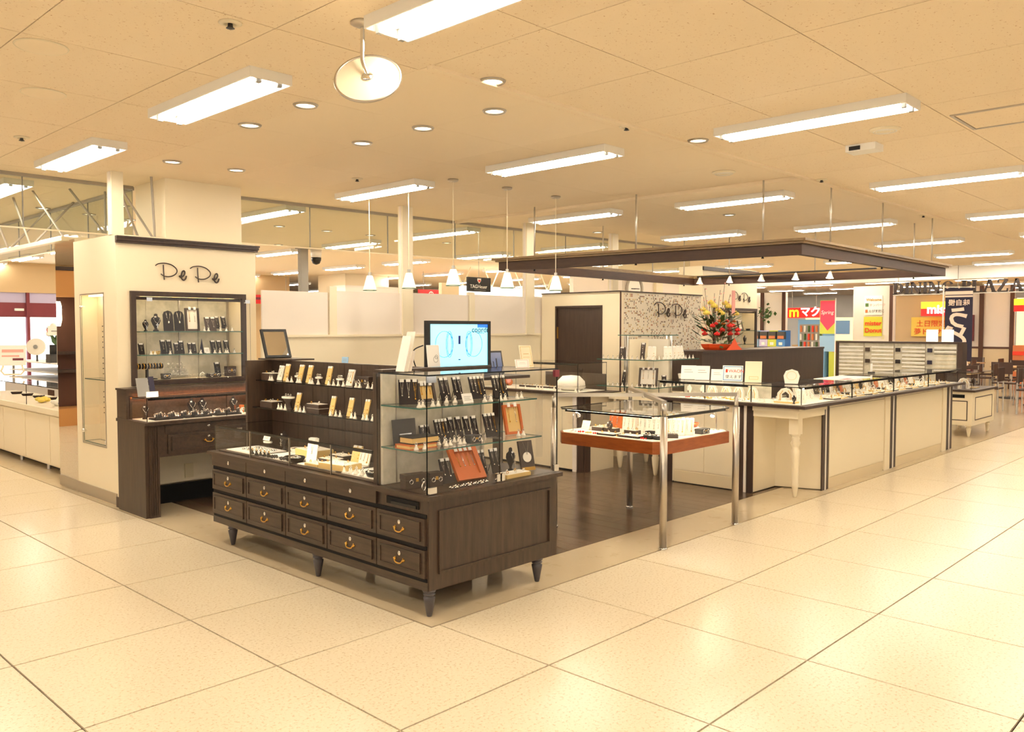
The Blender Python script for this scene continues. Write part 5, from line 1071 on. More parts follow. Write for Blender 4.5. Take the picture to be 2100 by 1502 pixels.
for k in range(9):
    x = fx-.36+.09*k; z = fz+.46+.09*((k*5) % 4)/2; bloom(x, fy-.05+.1*(k % 2), z, .042, 'yellowpetal'); ob('stem', B().cyl((fx+(x-fx)*.4, fy, fz+.15), (x, fy-.05+.1*(k % 2), z), .004, n=5), 'leaf', t)
for k in range(12):
    x = fx-.46+.085*k+.03*((k*5) % 3); zt_ = fz+.55+.22*((k*7) % 5)/4+(.10 if 4 < k < 8 else 0); p = arc([(fx+(x-fx)*.25, fy, fz+.12), (fx+(x-fx)*.7, fy+.03, fz+.4), (x, fy+.02*(k % 3), zt_)], 4)
    ob('twig', B().sweep(p, .003, 5), 'twig', t)
    for q in range(7):
        f_ = .45+.08*q; P0 = Vector(p[0]).lerp(Vector(p[-1]), f_); ob('blossom', B().ball((P0.x+rf.uniform(-.03, .03), P0.y, P0.z+rf.uniform(-.02, .04)), .009, 5), 'whitefab' if q % 2 else 'pinkpetal', t)
ob('ribbon_card', B().box(fx+.10, fx+.18, fy-.14, fy-.135, fz+.45, fz+.75), 'pinkpetal', t)

# ------------------------------------------------------------------ hanging dark canopy frame
CQ = [(4.08, 3.44), (4.42, -.08), (8.72, -.02), (8.52, 3.57)]
def off(q, d):
    cx = sum(p[0] for p in q)/4; cy = sum(p[1] for p in q)/4
    return [(p[0]+d*(1 if p[0] > cx else -1), p[1]+d*(1 if p[1] > cy else -1)) for p in q]
t = T('ceiling_canopy', 'large dark brown rectangular frame hung from the ceiling on rods', 'canopy', (6.4, 1.7, 2.25))
for k in range(4):
    A, D_ = CQ[k], CQ[(k+1) % 4]; Ai, Di = off(CQ, -.06)[k], off(CQ, -.06)[(k+1) % 4]
    ob('beam', B().prism([A, D_, Di, Ai], 2.25, 2.352), 'canopy', t)
    Ao, Do = off(CQ, .03)[k], off(CQ, .03)[(k+1) % 4]; Ap, Dp = off(CQ, .06)[k], off(CQ, .06)[(k+1) % 4]
    ob('crown', B().prism([Ao, Do, Di, Ai], 2.352, 2.372).prism([Ap, Dp, Di, Ai], 2.372, 2.395), 'crownwood', t)
RODS = [(4.16, 2.95), (4.22, 1.60), (4.36, .27), (5.13, -.04), (6.53, -.02), (8.3, .02), (6.1, 3.47), (8.2, 3.53), (8.53, 2.95), (8.60, 1.65), (8.66, .35)]
for x, y in RODS:
    ob('hanging_rod', B().cyl((x, y, 2.39), (x, y, CEIL), .009, n=8), 'rodmetal', t, True); ob('rod_tip', B().cyl((x, y, 2.228), (x, y, 2.25), .014, .006, 8), 'black', t)
ob('light_track', B().box(8.44, 8.47, .75, 3.45, 2.365, 2.385), 'black', t)
for k, y in enumerate((3.39, 2.88, 2.37, 1.85, 1.36)):
    t2 = T('track_spotlight', ['first', 'second', 'third', 'fourth', 'last'][k]+' white track spotlight from the left on the canopy rear beam', 'spotlight', (8.45, y, 2.30), 'canopy spotlights')
    ob('bracket', B().cyl((8.455, y, 2.367), (8.43, y, 2.345), .018, n=8), 'metal', t2); ob('shade', B().cyl((8.43, y, 2.35), (8.42, y, 2.27), .018, .05, 14, cap=False), 'white', t2, True); ob('bulb', B().cyl((8.421, y, 2.282), (8.4205, y, 2.276), .044, .044, 14), 'spotlamp', t2)

# pendant lamps
PD = [(2.37, 3.63, 'first pendant lamp from left, in front of the far column'), (2.375, 3.0, 'second pendant lamp from left, in front of the white post'), (2.337, 2.311, 'middle pendant lamp left of the hanging black sign'), (3.007, 2.266, 'fourth pendant lamp, right of the hanging black sign'), (3.746, 2.277, 'rightmost pendant lamp below the dark canopy')]
pl = None
for x, y, l in PD:
    if pl is None:
        pl = T('pendant_lamp', l, 'pendant lamp', (x, y, CEIL), 'glass pendant lamps', 0, False); q = pl
        ob('canopy_cup', B().lathe([(.05, 0), (.05, -.014), (.04, -.02)], n=18), 'satin', q, True); ob('cord', B().cyl((0, 0, -.02), (0, 0, -.80), .004, n=6), 'ivory', q); ob('socket', B().cyl((0, 0, -.79), (0, 0, -.84), .016, n=10), 'metal', q)
        ob('shade', B().lathe([(.028, -.825), (.034, -.84), (.062, -.945), (.070, -.975), (.060, -.945), (.03, -.842)], n=20), 'frost', q, True); ob('bulb', B().ball((0, 0, -.89), .028, 10), 'downlamp', q, True); ob('rim', B().torus((0, 0, -.975), .070, .003, 20, 5), 'glassedge', q, True)
    else: dup(pl, (x, y, CEIL), None, l, 'glass pendant lamps')

# ------------------------------------------------------------------ neighbouring shop at far left
t = T('neighbour_counter', 'long cream glass-fronted counter of the neighbouring shop at left edge', 'counter', (.45, 7.6, 0))
ob('body', B().box(.22, .80, 5.70, 9.9, .07, .64), 'ivory', t)
for k in range(5): ob('door', B().box(.208, .22, 5.72+.84*k, 6.54+.84*k, .09, .62), 'cream', t); ob('foot', B().cyl((.27, 5.85+.95*k, 0), (.27, 5.85+.95*k, .07), .02, n=8), 'metal', t)
ob('counter_rim', B().box(.18, .84, 5.66, 9.94, .64, .70), 'cream2', t); ob('plinth', B().box(.34, .78, 5.7, 9.9, 0, .07), 'darkgrey', t)
pane(t, 'front_glass', .20, .206, 5.70, 7.3, .70, .93); pane(t, 'front_glass', .20, .206, 7.306, 9.9, .70, .93); pane(t, 'top_glass', .198, .80, 5.70, 9.9, .93, .938)
TS = 'in the neighbouring shop counter'
for k, (y, m_, l) in enumerate(((7.45, 'yellowpetal', 'pale yellow flower clip'), (6.65, 'blue', 'blue scarf roll'), (6.35, 'food', 'orange scarf roll'), (6.05, 'redtext', 'red scarf roll'), (6.9, 'whitefab', 'white ribbon roll'))):
    t = T('fabric_roll', l+' '+TS, 'accessory', (.42, y, .70)); 
    for q in range(6): ob('fold', B().ball((.38+.04*(q % 3), y-.08+.05*q*.6, .732+.010*(q % 2)), .045, 7, 0, .6), m_, t, True)
for k in range(8): put('plate', (.07, 'velvet', 'silver', 2), .62, 6.0+.45*k, .7005, 0, 'dark dish of accessories '+TS, 'dishes in the neighbouring counter')
# second row: white tiered display with signs
t = T('tier_display', 'white tiered glass display unit in the neighbouring shop', 'display unit', (1.6, 9.6, 0))
ob('base', B().box(1.2, 2.4, 8.6, 11.8, 0, .72), 'white', t); ob('brown_end', B().box(1.19, 1.2, 8.65, 8.80, .1, .70).box(1.19, 1.2, 9.5, 9.75, .1, .70), 'chocolate', t)
for z in (.80, .92, 1.06): ob('shelf', B().box(1.25, 2.35, 8.65, 11.75, z, z+.014), 'white', t); 
for x, y in ((1.3, 8.7), (2.3, 8.7), (1.3, 11.7), (2.3, 11.7)): ob('upright', B().box(x-.015, x+.015, y-.015, y+.015, .72, 1.30), 'metal', t)
for k in range(12): put('box', (.07, .05, .04, ('lavender', 'whitefab', 'darkgrey')[k % 3]), 1.5, 8.80+.105*k, (.8145, .9345, .8145)[k % 3], LX, 'small package on the white tiered display', 'packages on the tiered display')
t = T('poster_stand', 'upright white and pink poster on a curved stand in the neighbouring shop', 'poster stand', (.62, 9.3, .94))
M_ = Matrix.Translation((.62, 9.30, .957)) @ Matrix.Rotation(-.5, 4, 'Z') @ rx(-.1)
ob('poster', B().box(-.16, .16, 0, .01, .12, .40).xf(M_), 'paper', t); ob('print', B().box(-.13, .13, -.003, 0, .30, .34).box(-.13, .08, -.003, 0, .24, .26).xf(M_), 'pinkpetal', t); ob('print', B().box(0, .13, -.003, 0, .19, .22).xf(M_), 'plum', t); ob('stand', B().sweep([M_ @ Vector((-.11, 0, .12)), M_ @ Vector((-.14, 0, .05)), M_ @ Vector((-.10, 0, 0)), M_ @ Vector((.10, 0, 0)), M_ @ Vector((.14, 0, .05)), M_ @ Vector((.11, 0, .12))], .014, 6), 'ivory', t, True)
t = T('desk_fan', 'white round fan on a stand near the bright entrance', 'fan', (1.37, 10.77, 1.075)); ob('disc', B().cyl((1.36, 10.75, 1.30), (1.33, 10.70, 1.30), .13, n=28), 'whitefab', t); ob('stem', B().cyl((1.37, 10.77, 1.0745), (1.37, 10.77, 1.30), .015, n=8), 'darkgrey', t); ob('hub', B().cyl((1.33, 10.70, 1.30), (1.32, 10.68, 1.30), .03, n=14), 'grey', t)
t = T('cash_register', 'dark grey cash register in the neighbouring shop', 'cash register', (1.42, 10.05, 1.075)); ob('body', B().box(1.30, 1.55, 9.95, 10.15, 1.0745, 1.20), 'darkgrey', t); ob('display', B().box(1.33, 1.52, 10.05, 10.08, 1.20, 1.34), 'black', t)
t = T('notice_boards', 'white notice boards with small print in the neighbouring shop', 'notice board', (1.4, 9.71, 1.075))
for x, z, w2, h2 in ((1.30, 1.48, .20, .14), (1.50, 1.42, .18, .14), (1.46, 1.15, .20, .18)): ob('board', B().box(x-w2/2, x+w2/2, 9.70, 9.72, z, z+h2), 'paper', t); ob('print', B().box(x-w2*.3, x+w2*.3, 9.696, 9.70, z+h2*.4, z+h2*.5), 'grey', t)
ob('stand', B().cyl((1.32, 9.712, 1.0745), (1.32, 9.712, 1.5), .008, n=6).cyl((1.48, 9.712, 1.0745), (1.48, 9.712, 1.45), .008, n=6), 'metal', t)
t = T('potted_plant', 'potted flowers with broad leaves beside the mirror edge', 'plant', (1.75, 10.9, 1.075)); ob('pot', B().lathe([(.07, 0), (.10, .16), (.09, .16), (.06, .02)], (1.75, 10.9, 1.0745), 14), 'whitefab', t)
for k in range(14):
    a = k*2.4; p0 = Vector((1.75, 10.9, 1.24)); d = Vector((math.cos(a)*.7, math.sin(a)*.7, .8+.4*(k % 3))).normalized()*(.32+.12*(k % 3)); u = d.cross(Vector((0, 0, 1))).normalized()*.06
    ob('leaf', B().face([p0, p0+d*.5+u, p0+d, p0+d*.5-u]), 'leaf', t)
for k in range(10): ob('flower', B().ball((1.75+.16*math.cos(k*1.9), 10.9+.14*math.sin(k*1.9), 1.50+.06*(k % 4)), .05, 7), 'pinkpetal' if k % 2 else 'whitefab', t, True)
# entrance wall with daylight
we = struct('wall_left_far', B().box(-4, 1.0, 16.0, 16.2, 0, CEIL).box(6.5, 9, 16.0, 16.2, 0, CEIL).box(1.0, 6.5, 16.0, 16.2, 2.33, CEIL), 'sandwall', 'sand-coloured wall above the bright glass entrance', 'wall')
wi = struct('window_1', B().box(1.0, 6.5, 16.05, 16.09, 1.83, 2.12), 'maroon', 'bright glazed entrance with maroon band at far left', 'window')
ob('transom', B().box(1.0, 6.5, 16.06, 16.08, 2.12, 2.33), 'lavender', wi)
for k in range(7): ob('window_frame', B().box(1.0+.9*k-.03, 1.0+.9*k+.03, 16.0, 16.1, 0, 2.33), 'skyblue' if k % 2 else 'maroon', wi)
for k in range(6): ob('window_pane', B().box(1.04+.9*k, 1.86+.9*k, 16.06, 16.08, .02, 1.82), 'daylight', wi)
ob('exit_plate', B().box(2.55, 2.72, 16.0, 16.05, 1.95, 2.0), 'paper', wi)
# suspended white frame with brace rods
t = T('suspended_rail', 'thin white rail hung on crossing grey rods above the neighbouring shop', 'ceiling rail', (0, 6.3, 2.45))
ob('rail', B().box(-.03, .03, 5.32, 8.6, 2.43, 2.47).box(.03, .44, 5.32, 5.36, 2.43, 2.47), 'ivory', t)
for a, c in (((-.13, 6.42, CEIL), (-.02, 6.3, 2.47)), ((-.13, 5.8, CEIL), (0, 5.36, 2.47)), ((.08, 5.41, CEIL), (.42, 5.34, 2.47)), ((.43, 6.32, CEIL), (.01, 6.25, 2.47)), ((.43, 7.14, CEIL), (.01, 7.05, 2.47)), ((.39, 5.34, CEIL), (.39, 5.34, 2.47)), ((-.1, 7.3, CEIL), (0, 7.1, 2.47)), ((.22, 4.62, CEIL), (.33, 4.40, 2.401)), ((.22, 4.62, CEIL), (.40, 4.25, 2.401)), ((.36, 4.18, CEIL), (.40, 4.22, 2.401))):
    ob('brace_rod', B().cyl(a, c, .011, n=6), 'greyrod', t)
# brown shop across the side aisle, seen only in the mirror
t = T('brown_shop', 'dark brown shop front across the aisle, seen in the mirrored wall', 'shop front', (-3.3, 11.4, 0))
ob('back_wall', B().box(-7, -.75, 11.6, 11.8, 0, 2.1), 'chocolate', t); ob('fascia', B().box(-7, -.75, 11.2, 11.8, 2.1, 2.55), 'farwall', t); ob('soffit_line', B().box(-7, -.75, 11.18, 11.2, 2.52, 2.58), 'espresso', t); ob('shelf', B().box(-7, -.75, 11.4, 11.6, 1.15, 1.2).box(-7, -.75, 11.4, 11.6, .85, .9), 'espresso', t); ob('plinth', B().box(-7, -.75, 11.1, 11.6, 0, .28), 'farwall', t); ob('lamp', B().lathe([(.03, 0), (.05, .1), (.05, .32), (.03, .4)], (-1.85, 11.3, 1.62), 12), 'downlamp', t, True)

# ------------------------------------------------------------------ hall beyond the partition
struct_col('wall_pier', 'broad cream pier in the hall behind the first pendant lamp', 9.35, 10.7, 14, 15.2, 0, CEIL)
t = T('shelf_bulkhead', 'white ledge box at the foot of the far pier', 'bulkhead', (10, 13.8, 0)); ob('box', B().box(9.0, 11.1, 13.5, 13.95, 0, 2.60), 'white', t); ob('cap', B().box(8.97, 11.13, 13.47, 13.96, 2.60, 2.63), 'white', t)
t = T('steel_pole', 'grey steel pole beyond the partition near the dome camera', 'pole', (4.98, 9, 0)); ob('shaft', B().box(4.91, 5.05, 8.95, 9.05, 0, CEIL), 'grey', t); ob('flange', B().box(4.88, 5.08, 8.92, 9.08, CEIL-.02, CEIL), 'greyrod', t)
t = T('dome_camera', 'dark dome security camera hanging from the ceiling', 'security camera', (5.24, 9, CEIL)); ob('mount', B().cyl((5.24, 9, CEIL), (5.24, 9, 2.80), .10, .085, 16), 'white', t, True); ob('dome', B().lathe([(.088, 2.80), (.085, 2.76), (.06, 2.70), (.01, 2.68)][::-1], (5.24, 9, 0), 16), 'black', t, True)
t = T('red_aisle_sign', 'red hanging aisle sign with white symbols behind the partition', 'sign', (10.7, 12, 2.3)); ob('panel', B().box(10.05, 11.45, 12, 12.05, 2.12, 2.52), 'red', t)
b_ = B().torus((10.42, 11.99, 2.40), .07, .012, 18, 5, 0, 'y').box(10.35, 10.49, 11.985, 11.995, 2.394, 2.406).box(10.414, 10.426, 11.985, 11.995, 2.33, 2.47).box(10.86, 10.87, 11.985, 11.995, 2.25, 2.50).box(10.93, 11.10, 11.985, 11.995, 2.30, 2.44).torus((11.22, 11.99, 2.38), .05, .02, 16, 5, 0, 'y')
ob('symbol', b_, 'paper', t); lettering('print', 'ose', .16, 'paper', (10.55, 11.995, 2.34), (1, 0, 0), (0, 0, 1), t); 
for x in (10.2, 11.3): ob('hanger', B().cyl((x, 12.02, 2.52), (x, 12.02, CEIL), .008, n=5), 'greyrod', t)
for x0, x1, y, l in ((4.6, 6.2, 15.5, 'long red aisle banner left of the grey pole'), (6.6, 8.7, 15.5, 'long red aisle banner right of the grey pole')):
    t = T('aisle_banner', l, 'sign', (x0, y, 2.3)); ob('panel', B().box(x0, x1, y, y+.05, 2.2, 2.42), 'red', t); ob('stripe', B().box(x0+.1, x1-.1, y-.004, y, 2.30, 2.36), 'plum', t)
    for x in (x0+.1, x1-.1): ob('hanger', B().cyl((x, y+.02, 2.42), (x, y+.02, CEIL), .008, n=5), 'greyrod', t)
t = T('lit_sign_beam', 'long white lit sign beam on V-shaped rods beyond the partition', 'sign', (11.2, 10, 2.3))
ob('lightbox', B().box(9.5, 12.9, 10, 10.2, 2.28, 2.52), 'lightbox', t); ob('edge', B().box(9.48, 12.92, 9.99, 10.21, 2.26, 2.28), 'grey', t); ob('end_panel', B().box(9.0, 9.5, 10, 10.1, 2.2, 2.56), 'beige', t)
for x in (9.7, 10.6, 11.6, 12.5):
    for s_ in (-.25, .25): ob('brace_rod', B().cyl((x, 10.1, 2.52), (x+s_, 10.1, CEIL), .013, n=6), 'ivory', t)
t = T('brand_sign', 'black hanging sign with white letters and small shield logo above the partition', 'sign', (5.18, 4.9, 2.1))
ob('panel', B().box(4.96, 5.40, 4.90, 4.93, 2.09, 2.285), 'black', t); lettering('print', 'TAG', .07, 'paper', (5.0, 4.898, 2.135), (1, 0, 0), (0, 0, 1), t, bold=.001); lettering('print', 'Heuer', .07, 'paper', (5.145, 4.898, 2.135), (1, 0, 0), (0, 0, 1), t); ob('print', B().box(5.08, 5.30, 4.896, 4.90, 2.110, 2.116), 'grey', t)
ob('logo', B().prism([(-.035, .05), (-.035, .02), (0, -.02), (.035, .02), (.035, .05)], 0, .004).xf(Matrix.Translation((5.17, 4.897, 2.22)) @ rx(PI/2)), 'paper', t); ob('logo_core', B().box(5.152, 5.188, 4.889, 4.893, 2.225, 2.25), 'redtext', t); ob('hanger', B().cyl((5.18, 4.915, 2.285), (5.18, 4.915, CEIL), .004, n=5), 'greyrod', t)
t = T('white_kiosk_wall', 'plain white panelled wall with a clock behind the speckled back room', 'wall panel', (12, 7, 0))
ob('panel', B().box(9.76, 11.35, 7, 7.1, 0, 2.72), 'panelwhite', t); ob('panel', B().box(11.36, 12.6, 7, 7.1, 0, 2.72), 'panelwhite', t); ob('panel', B().box(12.61, 14.6, 7, 7.1, 0, 2.72), 'panelwhite', t); ob('pilaster', B().box(12.5, 12.75, 6.93, 7.0, 0, 2.72), 'cream2', t)
t = T('wall_clock', 'round wall clock with ornate grey rim half hidden above the speckled wall', 'clock', (11.7, 6.95, 2.45)); cc = (11.72, 6.94, 2.42)
ob('face', B().cyl((cc[0], 6.99, cc[2]), (cc[0], 6.95, cc[2]), .22, n=28), 'paper', t); ob('rim', B().torus((cc[0], 6.95, cc[2]), .27, .03, 28, 6, 0, 'y'), 'greyrod', t, True); ob('hands', B().box(cc[0]-.12, cc[0]+.02, 6.94, 6.948, cc[2]-.01, cc[2]+.01).box(cc[0]-.01, cc[0]+.17, 6.94, 6.948, cc[2]-.005, cc[2]+.012), 'black', t)

# ------------------------------------------------------------------ food hall at right
fs = struct('wall_right_near', B().box(20, 20.3, 4.62, 5.62, 0, 2.72), 'panelwhite', 'white wall pier carrying two restaurant posters', 'wall')
ob('corner_trim', B().box(19.97, 20.0, 4.58, 4.66, 0, 2.72), 'chocolate', fs); ob('outlet', B().box(19.98, 20.0, 4.78, 4.86, 1.30, 1.42), 'outlet', fs)
for y0, y1, l in ((2.25, 3.7, 'white panelled wall with dark posts behind the food hall tables'), (8.55, 10.0, 'white wall with dark posts behind the capsule machines')):
    s_ = struct('wall_right_panel', B().box(22, 22.2, y0, y1, 0, 2.72), 'panelwhite', l, 'wall')
    ob('wainscot', B().box(21.97, 22, y0, y1, 0, 1.05), 'beige', s_); ob('wainscot_rail', B().box(21.95, 21.97, y0, y1, 1.05, 1.10), 'chocolate', s_)
    for y in (y0, (y0+y1)/2, y1): ob('dark_post', B().box(21.9, 21.96, y-.05, y+.05, 0, 2.72), 'chocolate', s_)
so = struct('trim_3', B().box(17, 17.2, -4, 9.5, 2.66, CEIL), 'white', 'white soffit beam across the entrance of the food hall', 'soffit')
pn = T('restaurant_poster', 'upper white poster with three restaurant names on the white pier', 'poster', (19.95, 5.07, 1.95)); ob('sheet', B().box(19.97, 19.99, 4.84, 5.31, 1.95, 2.46), 'paper', pn)
lettering('print', 'Welcome', .10, 'brass', (19.96, 5.26, 2.32), (0, -1, 0), (0, 0, 1), pn, bold=.002); lettering('print', 'サンパーク', .085, 'pinkpetal', (19.96, 5.18, 2.18), (0, -1, 0), (0, 0, 1), pn); lettering('print', 'えびすだこ', .085, 'black', (19.96, 5.2, 2.02), (0, -1, 0), (0, 0, 1), pn); ob('logo', B().box(19.955, 19.97, 5.20, 5.28, 2.17, 2.26), 'leaf2', pn); ob('logo', B().box(19.955, 19.97, 5.22, 5.28, 2.01, 2.09), 'food', pn)
pn = T('donut_poster', 'yellow-green poster with red letters on the white pier', 'poster', (19.95, 5.07, 1.4)); ob('sheet', B().box(19.97, 19.99, 4.84, 5.32, 1.38, 1.90), 'yellow', pn)
lettering('print', 'mister', .17, 'redtext', (19.96, 5.29, 1.67), (0, -1, 0), (0, 0, 1), pn, bold=.004); lettering('print', 'Donut', .17, 'redtext', (19.96, 5.29, 1.48), (0, -1, 0), (0, 0, 1), pn, bold=.004)
# big serif letters
def serif(ch, x, s=.265):
    w2 = .06; b_ = B(); th = .04
    def st(x0, x1, z0, z1): b_.box(x0, x1, 0, th, z0, z1)
    def dg(xa, za, xb, zb, wd): b_.add(B().prism([(xa-wd/2, za), (xa+wd/2, za), (xb+wd/2, zb), (xb-wd/2, zb)], 0, th), Matrix(((1, 0, 0, 0), (0, 0, -1, th), (0, 1, 0, 0), (0, 0, 0, 1))))
    def sf(xc, z, wd=.055): st(xc-wd, xc+wd, z, z+.018)
    def bowl(cx, cz, rx_, rz, a0, a1, thick):
        n = 14; o_ = []; i_ = []
        for k in range(n+1):
            a = a0+(a1-a0)*k/n; o_.append((cx+rx_*math.cos(a), cz+rz*math.sin(a))); i_.append((cx+(rx_-thick*abs(math.cos(a))-.016)*math.cos(a), cz+(rz-.018)*math.sin(a)))
        for k in range(n): b_.add(B().prism([o_[k], o_[k+1], i_[k+1], i_[k]], 0, th), Matrix(((1, 0, 0, 0), (0, 0, -1, th), (0, 1, 0, 0), (0, 0, 0, 1))))
    if ch == 'I': st(.025, .088, 0, s); sf(.055, 0); sf(.055, s-.018); wd = .11
    elif ch == 'D': st(.025, .088, 0, s); sf(.05, 0); sf(.05, s-.018); bowl(.08, s/2, .15, s/2, -PI/2, PI/2, .055); wd = .25
    elif ch == 'P': st(.025, .088, 0, s); sf(.055, 0); sf(.05, s-.018); bowl(.08, s*.74, .11, s*.26, -PI/2, PI/2, .05); wd = .20
    elif ch == 'L': st(.025, .088, 0, s); sf(.055, 0); sf(.055, s-.018); st(.08, .20, 0, .022); dg(.19, 0, .20, .07, .025); wd = .21
    elif ch == 'N': st(.032, .058, 0, s); st(.212, .238, 0, s); dg(.05, s, .22, 0, .07); sf(.044, 0, .04); sf(.044, s-.018, .04); sf(.224, s-.018, .04); wd = .27
    elif ch == 'A': dg(.04, 0, .13, s, .03); dg(.22, 0, .13, s, .065); st(.08, .19, s*.33, s*.33+.018); sf(.04, 0, .04); sf(.225, 0, .045); wd = .26
    elif ch == 'Z': st(.03, .21, s-.022, s); st(.03, .21, 0, .022); dg(.05, .02, .19, s-.02, .065); dg(.035, s-.07, .04, s, .02); dg(.205, 0, .21, .07, .02); wd = .24
    elif ch == 'G': bowl(.14, s/2, .12, s/2, .5, 2*PI-.35, .055); st(.20, .25, 0.02, s*.42); sf(.22, s*.42, .045); wd = .28
    else: wd = .12
    return b_, wd
t = T('dining_plaza_sign', 'dark serif letters spelling DINING PLAZA hung before the food hall', 'sign', (16.9, 2.2, 2.35)); y = 3.51
for ch in 'DINING PLAZA':
    b_, wd = serif(ch, 0)
    if ch != ' ': ob('letter', b_.xf(Matrix(((0, 1, 0, 16.9), (-1, 0, 0, y), (0, 0, 1, 2.355), (0, 0, 0, 1)))), 'signdark', t)
    y -= wd*1.01
ob('sign_rail', B().box(16.91, 16.94, .7, 3.5, 2.33, 2.355), 'greyrod', t)
for yy_ in (3.4, 2.16, .9): ob('hanger', B().cyl((16.96, yy_, 2.34), (16.96, yy_, CEIL), .008, n=5), 'greyrod', t)
# lit donut counter
t = T('donut_shop', 'donut counter with lit yellow and red sign in the food hall', 'food stall', (24, 3.6, 0))
ob('back_wall', B().box(24.3, 24.4, 2.9, 6.0, 0, 2.6), 'sandwall', t); ob('sign_yellow', B().box(23.8, 23.9, 3.1, 5.10, 2.18, 2.38), 'signyellow', t); ob('sign_red', B().box(23.8, 23.9, 3.1, 5.10, 1.96, 2.18), 'signred', t); lettering('sign_letters', 'misterDonut', .36, 'signwhite', (23.78, 4.93, 2.04), (0, -1, 0), (0, 0, 1), t, bold=.012)
ob('poster', B().box(24.2, 24.28, 4.0, 5.5, 1.35, 1.93), 'yellowpetal', t); lettering('print', '土日限定', .21, 'redtext', (24.18, 5.35, 1.66), (0, -1, 0), (0, 0, 1), t); lettering('print', '夢ドーナツ！', .21, 'redtext', (24.18, 5.42, 1.42), (0, -1, 0), (0, 0, 1), t)
ob('counter', B().box(23.0, 23.6, 2.9, 5.3, 0, 1.05), 'tablewood', t); ob('oven', B().box(23.7, 24.1, 3.9, 4.4, 1.05, 1.55), 'darkgrey', t); ob('oven', B().box(23.7, 24.1, 3.1, 3.6, 1.05, 1.52), 'darkgrey', t)
for k in range(16): ob('donut', B().torus((23.2+.12*(k % 3), 3.0+.13*k, 1.09), .05, .03, 10, 6), ('food', 'redtext', 'leaf2', 'pinkpetal')[k % 4], t, True)
t = T('red_yellow_stall', 'second food stall with yellow and red lit band at the right edge', 'food stall', (22, 1.2, 0)); ob('band', B().box(21.5, 21.6, .2, 2.12, 2.18, 2.34), 'signyellow', t); ob('band', B().box(21.5, 21.6, .2, 2.12, 2.02, 2.18), 'signred', t); ob('back_wall', B().box(22.6, 22.7, .0, 2.3, 0, 2.4), 'warmshop', t); ob('counter', B().box(21.5, 22.1, .2, 2.12, 0, 1.15), 'food', t); ob('counter_stripe', B().box(21.48, 21.5, .2, 2.12, .9, 1.0), 'redtext', t)  # the back wall's own glow stands in for the stall's lighting
# navy banner seen from behind
t = T('udon_banner', 'navy vertical banner with white brush characters on a pole', 'banner', (13, 1.0, 0))
ob('pole', B().cyl((13, 1.27, 0), (13, 1.27, 2.34), .014, n=8), 'white', t); ob('cross_bar', B().cyl((13, 1.33, 2.31), (13, .77, 2.29), .008, n=6), 'white', t); ob('cloth', B().box(13, 13.006, .80, 1.24, 1.02, 2.29), 'navy', t); ob('base', B().lathe([(.2, 0), (.2, .08), (.03, .12)], (13, 1.27, 0), 14), 'grey', t)
for yy_ in (.83, 1.02, 1.21): ob('loop', B().box(12.99, 13.0, yy_-.012, yy_+.012, 2.28, 2.32), 'bannerpink', t)
ob('stripe', B().box(12.996, 13.0, .80, 1.24, 2.17, 2.23).box(12.996, 13.0, .80, 1.24, 2.125, 2.155), 'bannerpink', t)
lettering('small_characters', '味自慢', .115, 'bannerpink', (12.997, .845, 1.99), (0, -1, 0), (0, 0, 1), t, flip=True, bold=.002)
for k, ch in enumerate('うどん'): lettering('big_character', ch, .40, 'bannerpink', (12.997, .83, 1.62-.33*k), (0, -1, 0), (0, 0, 1), t, flip=True, bold=.014)
# earring rack
t = T('earring_rack', 'dark-framed rack with rows of white earring cards beyond the cream counter', 'display rack', (12.1, 1.7, 0)); X = 12.0
ob('board', B().box(X+.02, X+.12, .74, 2.70, 0, 1.33), 'wallpaper', t); ob('frame', B().box(X-.02, X+.18, .66, 2.74, 1.33, 1.358).box(X-.02, X+.18, 2.70, 2.74, 0, 1.33).box(X-.02, X+.22, .66, .74, 0, 1.33), 'espresso', t)
for k, (y0, y1) in enumerate(((2.26, 2.69), (1.75, 2.12), (1.24, 1.61), (.76, 1.10))):
    for r_ in range(9):
        if k == 3 and r_ > 1: 
            ob('card_row', B().box(X+.012, X+.02, y0, y1, 1.25-.065*r_, 1.255-.065*r_), 'beige', t); continue
        ob('card_row', B().box(X+.004, X+.02, y0, y1, 1.25-.065*r_, 1.27-.065*r_), 'paper', t); ob('row_pieces', B().box(X+.010, X+.018, y0, y1, 1.22-.065*r_, 1.228-.065*r_), 'silver', t)
    ob('divider', B().box(X+.0, X+.02, y0-.008, y0, .6, 1.33), 'satin', t)
for k, y in enumerate((2.19, 1.68, 1.17)):
    for z in (1.18, .98): ob('small_shelf', B().box(X-.06, X+.02, y-.06, y+.06, z, z+.006), 'acrylic', t); ob('small_box', B().box(X-.05, X+.0, y-.045, y+.02, z+.006, z+.07), ('darkleather', 'velvet', 'navy')[k], t)
for k, y in enumerate((1.16, .92)):
    t = T('memo_card', ['left', 'right'][k]+' white card standing on top of the earring rack', 'card', (12.1, y, 1.359)); ob('sheet', B().box(12.08, 12.09, y-.09, y+.09, 1.362, 1.56), 'lightbox', t); ob('foot', B().box(12.06, 12.12, y-.05, y+.05, 1.3585, 1.364), 'metal', t)  # card sheets glow by themselves so they read as brightly lit
